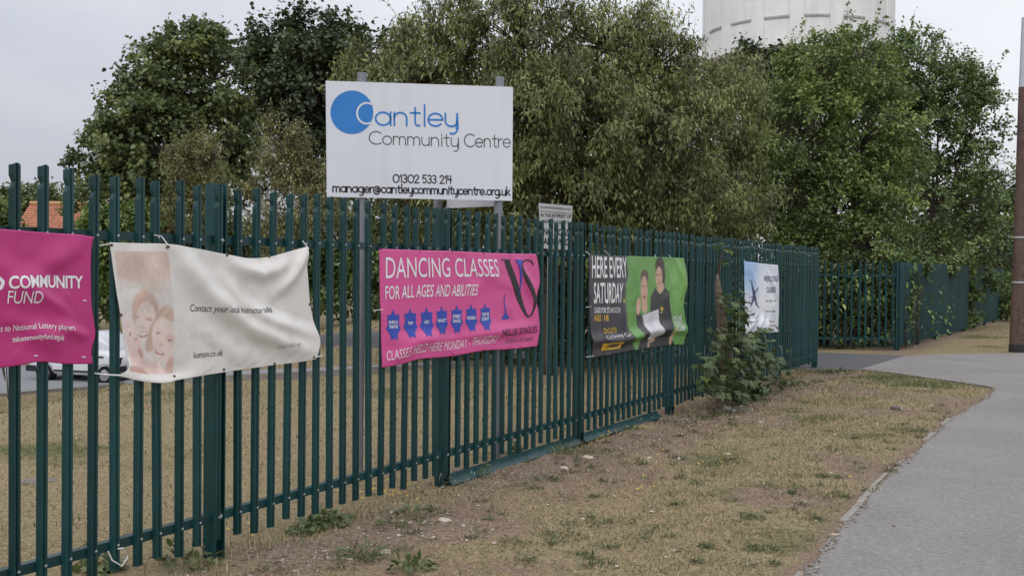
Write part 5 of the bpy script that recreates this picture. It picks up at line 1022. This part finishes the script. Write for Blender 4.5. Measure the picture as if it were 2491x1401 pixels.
#@@SMALL
# ================================================================== GRASS, WEEDS AND SMALL THINGS ON THE GROUND
M_GRASS = mat('dry_grass_blade', (1, 1, 1), .8, .12, attr='rnd', translucent=.15, ramp=[(0.0, (.085, .062, .033)), (.20, (.205, .161, .085)), (.42, (.352, .293, .166)), (.60, (.515, .445, .28)), (.66, (.165, .165, .075)), (.85, (.085, .110, .040)), (1.0, (.045, .075, .024))])
PP = [tuple(p[:2]) for p in path_full]; DP = [tuple(p[:2]) for p in drive_poly]
def grass(name, N_, xr, yr, test, ln, wd_, y_ref, pw, seed, flat=.75, gsc=1.0, label=None, soil_cut=.75):
    rg = np.random.default_rng(seed); X = rg.uniform(*xr, N_); Y = rg.uniform(*yr, N_); k = rg.random(N_) < np.minimum(1, (y_ref / np.maximum(Y, 1)) ** pw); X, Y = X[k], Y[k]
    k = test(X, Y) & ~inside(X, Y, PP) & ~inside(X, Y, DP) & ~inside(X, Y, site_poly); X, Y = X[k], Y[k]
    pf = field(pe, X, Y); k = (pf > .075) | (Y > 11) | (rg.random(len(X)) < .2); X, Y = X[k], Y[k]; so = field(soil, X, Y); k = rg.random(len(X)) > so * soil_cut; X, Y = X[k], Y[k]
    tuft = vnoise(X, Y, 6, 41) * .5 + vnoise(X, Y, 17, 42) * .5; k = rg.random(len(X)) < .25 + 1.2 * tuft; X, Y, tuft = X[k], Y[k], tuft[k]
    n = len(X); g = field(green, X, Y) * gsc; sc = np.maximum(1, Y / y_ref) ** .55
    gr = rg.random(n) < np.clip(g * .62 + (vnoise(X, Y, 5, 43) > .74) * (vnoise(X, Y, .7, 45) > .35) * .55, .05, .8); rn_ = np.where(gr, rg.uniform(.67, 1, n), np.clip(rg.normal(.31, .18, n) + (tuft - .5) * .15, 0, .62))
    yaw_ = rg.uniform(0, 2 * np.pi, n); l_ = ln * rg.uniform(.45, 1.25, n) * sc * (1 + gr * .25) * (.65 + 1.1 * np.clip(vnoise(X, Y, 2.7, 44) - .25, 0, 1)); w = wd_ * rg.uniform(.7, 1.3, n) * sc; el = np.radians(np.clip(rg.normal(90 - flat * 75, 18, n), 3, 85))
    Z = ground_z(X, Y) - .002; d = np.stack([np.cos(yaw_) * np.cos(el), np.sin(yaw_) * np.cos(el), np.sin(el)], -1); s_ = np.stack([-np.sin(yaw_), np.cos(yaw_), np.zeros(n)], -1); b_ = np.stack([X, Y, Z], -1)
    mid = b_ + d * (l_ * .55)[:, None]; d2 = d.copy(); d2[:, 2] *= rg.uniform(-.3, .8, n); tip = mid + d2 * (l_ * .5)[:, None]; tip[:, 2] = np.maximum(tip[:, 2], Z + .003)
    V = np.stack([b_ + s_ * (w / 2)[:, None], b_ - s_ * (w / 2)[:, None], mid + s_ * (w * .42)[:, None], mid - s_ * (w * .42)[:, None], tip], 1).reshape(-1, 3)
    T = (np.array([(0, 1, 2), (1, 3, 2), (2, 3, 4)])[None] + (np.arange(n) * 5)[:, None, None]).reshape(-1, 3)
    o = link(name, tri_mesh(name, V, T, M_GRASS, {'rnd': np.repeat(rn_, 5)})); tag(o, label, 'grass', kind='stuff'); return n
fd = fence_dist
n1 = grass('verge_grass', 620000, (-4, 9.5), (4.5, 21), lambda X, Y: (fd(X, Y) < .05) & (X > -.72 * Y - 1) & (X < .62 * Y + .6), .045, .0042, 7.0, 1.0, 61, label='short dry straw-coloured grass on the verge')
n2 = grass('lawn_grass', 330000, (-21, 4), (6.5, 42), lambda X, Y: (fd(X, Y) > .02) & (X > -.56 * Y) & (X < .5 * Y), .045, .006, 8.0, 1.1, 62, flat=.6, gsc=1.1, label='mown yellowing lawn behind the fence')
n3 = grass('far_verge_grass', 40000, (8, 24), (22, 50), lambda X, Y: (fd(X, Y) < -.3) & (Y > 25), .05, .008, 24.0, .8, 63, label='dry grass of the far verge beyond the footpath')
# taller grass and dry stalks along the foot of the fence
rg = np.random.default_rng(64)
s_ = rg.uniform(-2.2, 16.4, 5200); dd_ = np.abs(rg.normal(0, .13, 5200)) * np.where(rg.random(5200) < .6, -1, 1); k = vnoise(s_, dd_ * 0, 1.6, 65) > .42; s_, dd_ = s_[k], dd_[k]
B0 = FP[None] + FE[None] * s_[:, None] + FN[None] * dd_[:, None]; n = len(s_); B0[:, 2] = ground_z(B0[:, 0], B0[:, 1]) - .003
yaw_ = rg.uniform(0, 6.28, n); el = np.radians(rg.uniform(35, 85, n)); l_ = rg.uniform(.04, .14, n); d = np.stack([np.cos(yaw_) * np.cos(el), np.sin(yaw_) * np.cos(el), np.sin(el)], -1); sd = np.stack([-np.sin(yaw_), np.cos(yaw_), 0 * yaw_], -1)
w = .0035; mid = B0 + d * (l_ * .6)[:, None]; tip = mid + (d * [1, 1, .3]) * (l_ * .5)[:, None]
V = np.stack([B0 + sd * w / 2, B0 - sd * w / 2, mid + sd * w * .4, mid - sd * w * .4, tip], 1).reshape(-1, 3); T = (np.array([(0, 1, 2), (1, 3, 2), (2, 3, 4)])[None] + (np.arange(n) * 5)[:, None, None]).reshape(-1, 3)
o = link('fence_foot_grass', tri_mesh('fence_foot_grass', V, T, M_GRASS, {'rnd': np.repeat(np.where(rg.random(n) < .3, rg.uniform(.66, .95, n), rg.uniform(.2, .62, n)), 5)})); tag(o, 'longer dry grass along the foot of the fence', 'grass', kind='stuff')
# pebbles, chippings and dead leaves in the bare strip
def chips(name, label, P, size, m, seed, flat=.55, cat='gravel'):
    rg = np.random.default_rng(seed); n = len(P); ico = np.array([(0, 0, 1), (.9, 0, .25), (.28, .85, .2), (-.72, .53, .25), (-.72, -.53, .2), (.28, -.85, .25), (0, 0, -.5)]); tf = np.array([(0, 1, 2), (0, 2, 3), (0, 3, 4), (0, 4, 5), (0, 5, 1), (6, 2, 1), (6, 3, 2), (6, 4, 3), (6, 5, 4), (6, 1, 5)])
    sz = size * np.exp(rg.normal(0, .45, n)); a = rg.uniform(0, 6.28, n); v = ico[None] * (1 + rg.normal(0, .18, (n, 7, 3))) * np.stack([sz, sz * rg.uniform(.5, .9, n), sz * flat], -1)[:, None]
    x = v[..., 0] * np.cos(a)[:, None] - v[..., 1] * np.sin(a)[:, None]; y = v[..., 0] * np.sin(a)[:, None] + v[..., 1] * np.cos(a)[:, None]; V = np.stack([x, y, v[..., 2]], -1) + P[:, None]
    o = link(name, tri_mesh(name, V.reshape(-1, 3), (tf[None] + (np.arange(n) * 7)[:, None, None]).reshape(-1, 3), m, {'rnd': np.repeat(rg.random(n), 7)})); tag(o, label, cat, kind='stuff')
def strip_pts(n, seed, s0, s1, dm, dsd):
    rg = np.random.default_rng(seed); s = rg.uniform(s0, s1, n); s = s0 + (s - s0); d = rg.normal(dm, dsd, n); k = vnoise(s, d, 1.4, seed) > .4; s, d = s[k], d[k]; P = FP[None] + FE[None] * s[:, None] + FN[None] * d[:, None]; k = (P[:, 1] > 4.5) & (P[:, 1] < 21.5); P = P[k]; P[:, 2] = ground_z(P[:, 0], P[:, 1]) + .001; return P
M_PEB = mat('pebble', (1, 1, 1), .85, .2, attr='rnd', ramp=[(0, (.16, .115, .09)), (.4, (.26, .21, .17)), (.8, (.36, .31, .26)), (1, (.55, .52, .47))])
chips('soil_crumbs', 'small stones and soil crumbs in the bare strip by the fence', strip_pts(9000, 71, -2.5, 15, -.45, .38), .0085, M_PEB, 72)
chips('pebbles', 'scattered pale pebbles along the fence foot', strip_pts(260, 73, -2.5, 14, -.5, .35), .014, mat('pale_pebble', (.40, .345, .29), .8, var=.3, vscale=20), 74, .6)
rg = np.random.default_rng(75); P = np.stack([rg.uniform(-2, 8.5, 900), rg.uniform(5, 20, 900), np.zeros(900)], -1); k = (fd(P[:, 0], P[:, 1]) < -.3) & ~inside(P[:, 0], P[:, 1], PP); P = P[k]; P[:, 2] = ground_z(P[:, 0], P[:, 1]) + .012
chips('litter_flecks', 'pale flecks of litter and dead leaves strewn over the verge', P[:110], .014, mat('fleck', (1, 1, 1), .8, attr='rnd', ramp=[(0, (.34, .27, .19)), (.6, (.52, .47, .40)), (1, (.75, .75, .75))]), 76, .25, 'litter')
rg = np.random.default_rng(78); P2 = np.stack([rg.uniform(1, 9, 700), rg.uniform(5, 24, 700), np.full(700, .011)], -1); P2 = P2[inside(P2[:, 0], P2[:, 1], PP)]
chips('path_grit', 'grit and dead leaf bits scattered on the footpath', P2[:170], .009, mat('grit', (1, 1, 1), .9, attr='rnd', ramp=[(0, (.07, .05, .035)), (.5, (.20, .15, .10)), (.8, (.32, .28, .24)), (1, (.55, .54, .52))]), 79, .2, 'grit')
# straw and crumbs that have crept over the path edge
rg = np.random.default_rng(85); EP = np.array(resample([np.array(p) for p in path_edge], .012)); EP = EP[EP[:, 1] > 4]; off_ = np.abs(rg.normal(0, .035, len(EP))) * np.where(vnoise(EP[:, 0], EP[:, 1], 3, 86) > .45, 1, .3); tn = np.gradient(EP, axis=0); tn /= np.linalg.norm(tn, axis=1, keepdims=True) + 1e-9; EP = EP + np.stack([tn[:, 1], -tn[:, 0], 0 * off_], -1) * off_[:, None]; EP[:, 2] = .012
chips('path_edge_crumbs', 'soil crumbs and straw spilling over the path edge', EP, .010, mat('edge_crumb', (1, 1, 1), .9, attr='rnd', ramp=[(0, (.12, .085, .055)), (.5, (.25, .19, .13)), (1, (.42, .36, .27))]), 87, .25, 'soil')
# yellow flower heads near the fence and verge
def heads(name, label, P, r, m, seed):
    rg = np.random.default_rng(seed); V = []; T = []
    for p in P:
        b0 = len(V); q = r * rg.uniform(.7, 1.3); V += [tuple(p + [0, 0, .008])] + [tuple(p + [q * math.cos(a), q * math.sin(a), .0 + .004 * (i % 2)]) for i, a in enumerate(np.linspace(0, 6.283, 9)[:-1])]; T += [(b0, b0 + 1 + i, b0 + 1 + (i + 1) % 8) for i in range(8)]
    o = link(name, tri_mesh(name, np.array(V), np.array(T), m)); tag(o, label, 'flowers', kind='stuff')
fpx = [(1570, 1052), (1725, 1052), (1805, 1045), (1600, 1115), (1612, 1100), (1565, 1160), (1560, 1188), (1592, 1196), (1552, 1192), (1710, 1138), (1700, 1140), (1755, 1133), (2069, 1172), (1660, 1090), (1730, 1055)]
rg = np.random.default_rng(81); FPX = [ground(x, y) for x, y in fpx] + [ground(rg.normal(930, 45), rg.normal(1205, 12)) for _ in range(34)] + [ground(rg.normal(600, 25), rg.normal(1290, 14)) for _ in range(6)] + [fw(rg.uniform(5.5, 8.2), 0, rg.normal(.0, .06)) for _ in range(26)]
FPA = np.array(FPX); FPA[:, 2] = ground_z(FPA[:, 0], FPA[:, 1]) + rg.uniform(.015, .06, len(FPA))
heads('yellow_flowers', 'tiny yellow wild flowers dotted along the fence foot and verge', FPA, .012, mat('yellow_petal', (.62, .42, .02), .7), 82)
# weeds: each clump a plant of its own
LM_WEED = leaf_mat('weed_leaf', (.055, .085, .028), (.10, .14, .05), (.19, .22, .09), tr=.2); LM_GREYW = leaf_mat('grey_weed_leaf', (.16, .17, .13), (.24, .25, .20), (.34, .34, .28), tr=.2)
weeds = [(790, 1272, .20, .10, 120, LM_WEED, 'maple', .06, 'bright green mallow clump at the fence foot left of the pink banner'), (740, 1290, .13, .07, 60, LM_WEED, 'maple', .05, 'yellowing mallow clump beside the bright green one'), (1005, 1250, .14, .05, 60, LM_WEED, 'lance', .09, 'low green grass tuft below the pink banner'),
         (880, 1350, .16, .05, 80, LM_WEED, 'lance', .10, 'low green grass tuft near the bottom of the photo'), (960, 1275, .12, .04, 50, LM_WEED, 'lance', .08, 'small green tuft on the bare soil'), (1180, 1165, .05, .14, 40, LM_WEED, 'lance', .07, 'upright green weed in front of the kicker rail'), (1150, 1185, .18, .10, 90, LM_GREYW, 'lance', .05, 'grey dried weed in front of the kicker rail'),
         (1075, 1190, .14, .16, 70, LM_GREYW, 'lance', .05, 'grey dried weed at the foot of the second post'), (1290, 1165, .2, .05, 70, LM_GREYW, 'lance', .06, 'sprawling grey weed on the verge near the kicker rail'), (1370, 1105, .12, .08, 60, LM_WEED, 'lance', .07, 'small green weed by the third post'), (1650, 1030, .16, .12, 90, LM_GREYW, 'lance', .06, 'grey green weed by the fourth post'), (1785, 1000, .25, .08, 100, LM_GREYW, 'ovate', .06, 'pale weed spreading below the sycamore stump'),
         (1930, 935, .25, .12, 130, LM_WEED, 'ovate', .06, 'dark green weed clump near the fence end'), (1885, 935, .15, .16, 80, LM_WEED, 'ovate', .06, 'green weed between stump and fence end'), (2030, 908, .35, .06, 110, LM_WEED, 'ovate', .07, 'dark low weed beside the driveway'), (240, 1392, .14, .14, 60, LM_WEED, 'maple', .07, 'green weed behind the fence at the bottom left'), (455, 1375, .18, .14, 70, LM_WEED, 'ovate', .06, 'weed growing between the pales left of the first post'), (1255, 1105, .08, .14, 50, LM_WEED, 'ovate', .05, 'dark green weed behind the kicker rail'),
         (1000, 1390, .14, .06, 60, LM_WEED, 'ovate', .06, 'flat green weed at the bottom edge of the photo')]
rg = np.random.default_rng(91)
for (px, py, r, h, n, lm, kd, ls, lb_) in weeds:
    g = ground(px, py); g[2] = float(ground_z(g[0], g[1])); rt_ = empty('weed', g, lb_, 'weed', 'weeds along the fence and verge')
    q = unit(rg.normal(0, 1, (n, 3))) * rg.random((n, 1)) ** .4; p = q * [r, r, h]; p[:, 2] = np.abs(p[:, 2]) + .01; a = q * [1, 1, .6] + rg.normal(0, .3, (n, 3)) + [0, 0, .3 if kd != 'maple' else 0]
    l_ = ls * rg.uniform(.6, 1.2, n); link('leaves', leaf_mesh('leaves', p, a, rg.normal(0, .4, (n, 3)) + [0, 0, 1], l_, l_ * (.16 if kd == 'lance' else .6 if kd == 'ovate' else 1), kd, np.clip(rg.normal(.5, .25, n), 0, .9), lm), rt_)
    B = MB()
    for k in range(6): t_ = p[int(rg.integers(0, n))]; B.tube([(0, 0, -.01), t_ * [.5, .5, .7], t_], [.003, .0025, .0015], 4)
    B.build('stems', mat('weed_stem', (.16, .15, .08), .8), rt_)
# stones on the verge big enough to pick out
M_STONE = mat('pale_stone', (.48, .42, .34), .85, var=.25, vscale=25)
for (px, py, s_, lb_) in ((1082, 1262, .05, 'pale stone on the bare soil below the pink banner'), (938, 1343, .045, 'flat pale stone beside the grass tuft'), (845, 1357, .035, 'small pale stone at the left of the grass tuft'), (1430, 1112, .05, 'buff stone lying near the third post'), (1372, 1135, .045, 'brown stone on the verge below the third post'), (1770, 1100, .035, 'white flake on the dry grass'), (1580, 1115, .03, 'chalky stone among the yellow flowers')):
    g = ground(px, py); g[2] = float(ground_z(g[0], g[1])); B = MB(); B.lathe([(.001, -.3), (.8, -.2), (1, .1), (.75, .42), (.3, .55), (.001, .57)], seg=9); v = np.array(B.v) * s_ * [1.25, .8, .8]; v += rg.normal(0, s_ * .06, v.shape); o = mk('stone', v, B.f, M_STONE, smooth=False); o.location = g; o.rotation_euler = (0, 0, rg.uniform(0, 3)); tag(o, lb_, 'stone', 'loose stones on the verge')
# white string tied round a low rail, left bay
p1, p2 = fw(*f_local(255, 1338), .035), fw(*f_local(298, 1352), .035)
B = MB(); ring = [fw(*f_local(x, y), .036) for x, y in ((252, 1338), (262, 1360), (286, 1374), (300, 1352), (290, 1330), (276, 1332))]; B.tube([r_ - FP for r_ in ring], .004, 6); o = B.build('string_loop', M_TIEW); o.location = FP; tag(o, 'loop of white string tied to the lower rail near the left', 'string')
print('grass', n1, n2, n3)
# little green tufts surviving in the straw, and dead leaves gathered round the stump
rg = np.random.default_rng(95); pos = []; ax_ = []
tp = [ground(rg.uniform(1150, 2330), y_) for y_ in rg.uniform(960, 1395, 170)] + [ground(x_, y_) for x_, y_ in ((1990, 1265), (1470, 1335), (1930, 1205), (2080, 1065), (2000, 1155), (2170, 1190), (1870, 1340), (1720, 1330), (2060, 1310), (1640, 1230), (2230, 1050), (2120, 1240))] * 2
tp += [fw(s__, 0, rg.uniform(.1, 1.0)) for s__ in rg.uniform(0, 15, 60)]
for g in tp:
    if fd(g[0], g[1]) > -.02 or inside(np.array(g[0]), np.array(g[1]), PP): continue
    m_ = int(rg.integers(14, 46)); r_ = rg.uniform(.02, .075); p = np.stack([g[0] + rg.normal(0, r_, m_), g[1] + rg.normal(0, r_, m_), np.zeros(m_)], -1); p[:, 2] = ground_z(p[:, 0], p[:, 1]) + .002
    pos.append(p); ax_.append(np.stack([rg.normal(0, .8, m_), rg.normal(0, .8, m_), rg.uniform(.15, 1.0, m_)], -1))
pos = np.vstack(pos); ax_ = np.vstack(ax_); n = len(pos); l_ = rg.uniform(.03, .075, n)
o = link('green_tufts', leaf_mesh('green_tufts', pos, ax_, rg.normal(0, .5, (n, 3)) + [0, 0, 1], l_, l_ * .13, 'lance', np.clip(rg.normal(.45, .25, n), 0, .9), leaf_mat('tuft_blade', (.040, .062, .022), (.085, .115, .042), (.20, .21, .095), tr=.2))); tag(o, 'small green tufts surviving in the dry verge', 'grass', kind='stuff')
q = [ground(rg.normal(1690, 60), rg.normal(1008, 14)) for _ in range(110)] + [ground(rg.normal(1810, 50), rg.normal(985, 14)) for _ in range(60)]
q = np.array([g for g in q if fd(g[0], g[1]) < -.04]); q[:, 2] = ground_z(q[:, 0], q[:, 1]) + .012; n = len(q); l_ = rg.uniform(.03, .07, n)
o = link('dead_leaves', leaf_mesh('dead_leaves', q, rg.normal(0, 1, (n, 3)) * [1, 1, .3], rg.normal(0, .5, (n, 3)) + [0, 0, 1], l_, l_ * .7, 'ovate', rg.uniform(0, .95, n), leaf_mat('dead_leaf', (.10, .065, .035), (.24, .17, .10), (.42, .34, .24), tr=.1))); tag(o, 'drift of dead brown leaves beside the sycamore stump', 'leaves', kind='stuff')
fl = [ground(x_, y_) for x_, y_ in ((1575, 1117), (1652, 1122), (1700, 1103), (1765, 1097), (1843, 1155), (1912, 1163), (2023, 1157), (2065, 1107), (2030, 1062), (2145, 1056), (2265, 992), (2360, 1012), (1725, 1225), (1890, 1262), (2020, 1156), (1418, 1270), (1620, 1368), (2188, 1150), (1650, 1120), (1500, 1395), (1985, 1275))]
fl = np.array(fl); fl[:, 2] = np.maximum(ground_z(fl[:, 0], fl[:, 1]), .009) + .014
chips('paper_scraps', 'white scraps of litter on the verge', fl, .019, mat('scrap', (.66, .64, .60), .7, var=.15), 97, .3, 'litter')
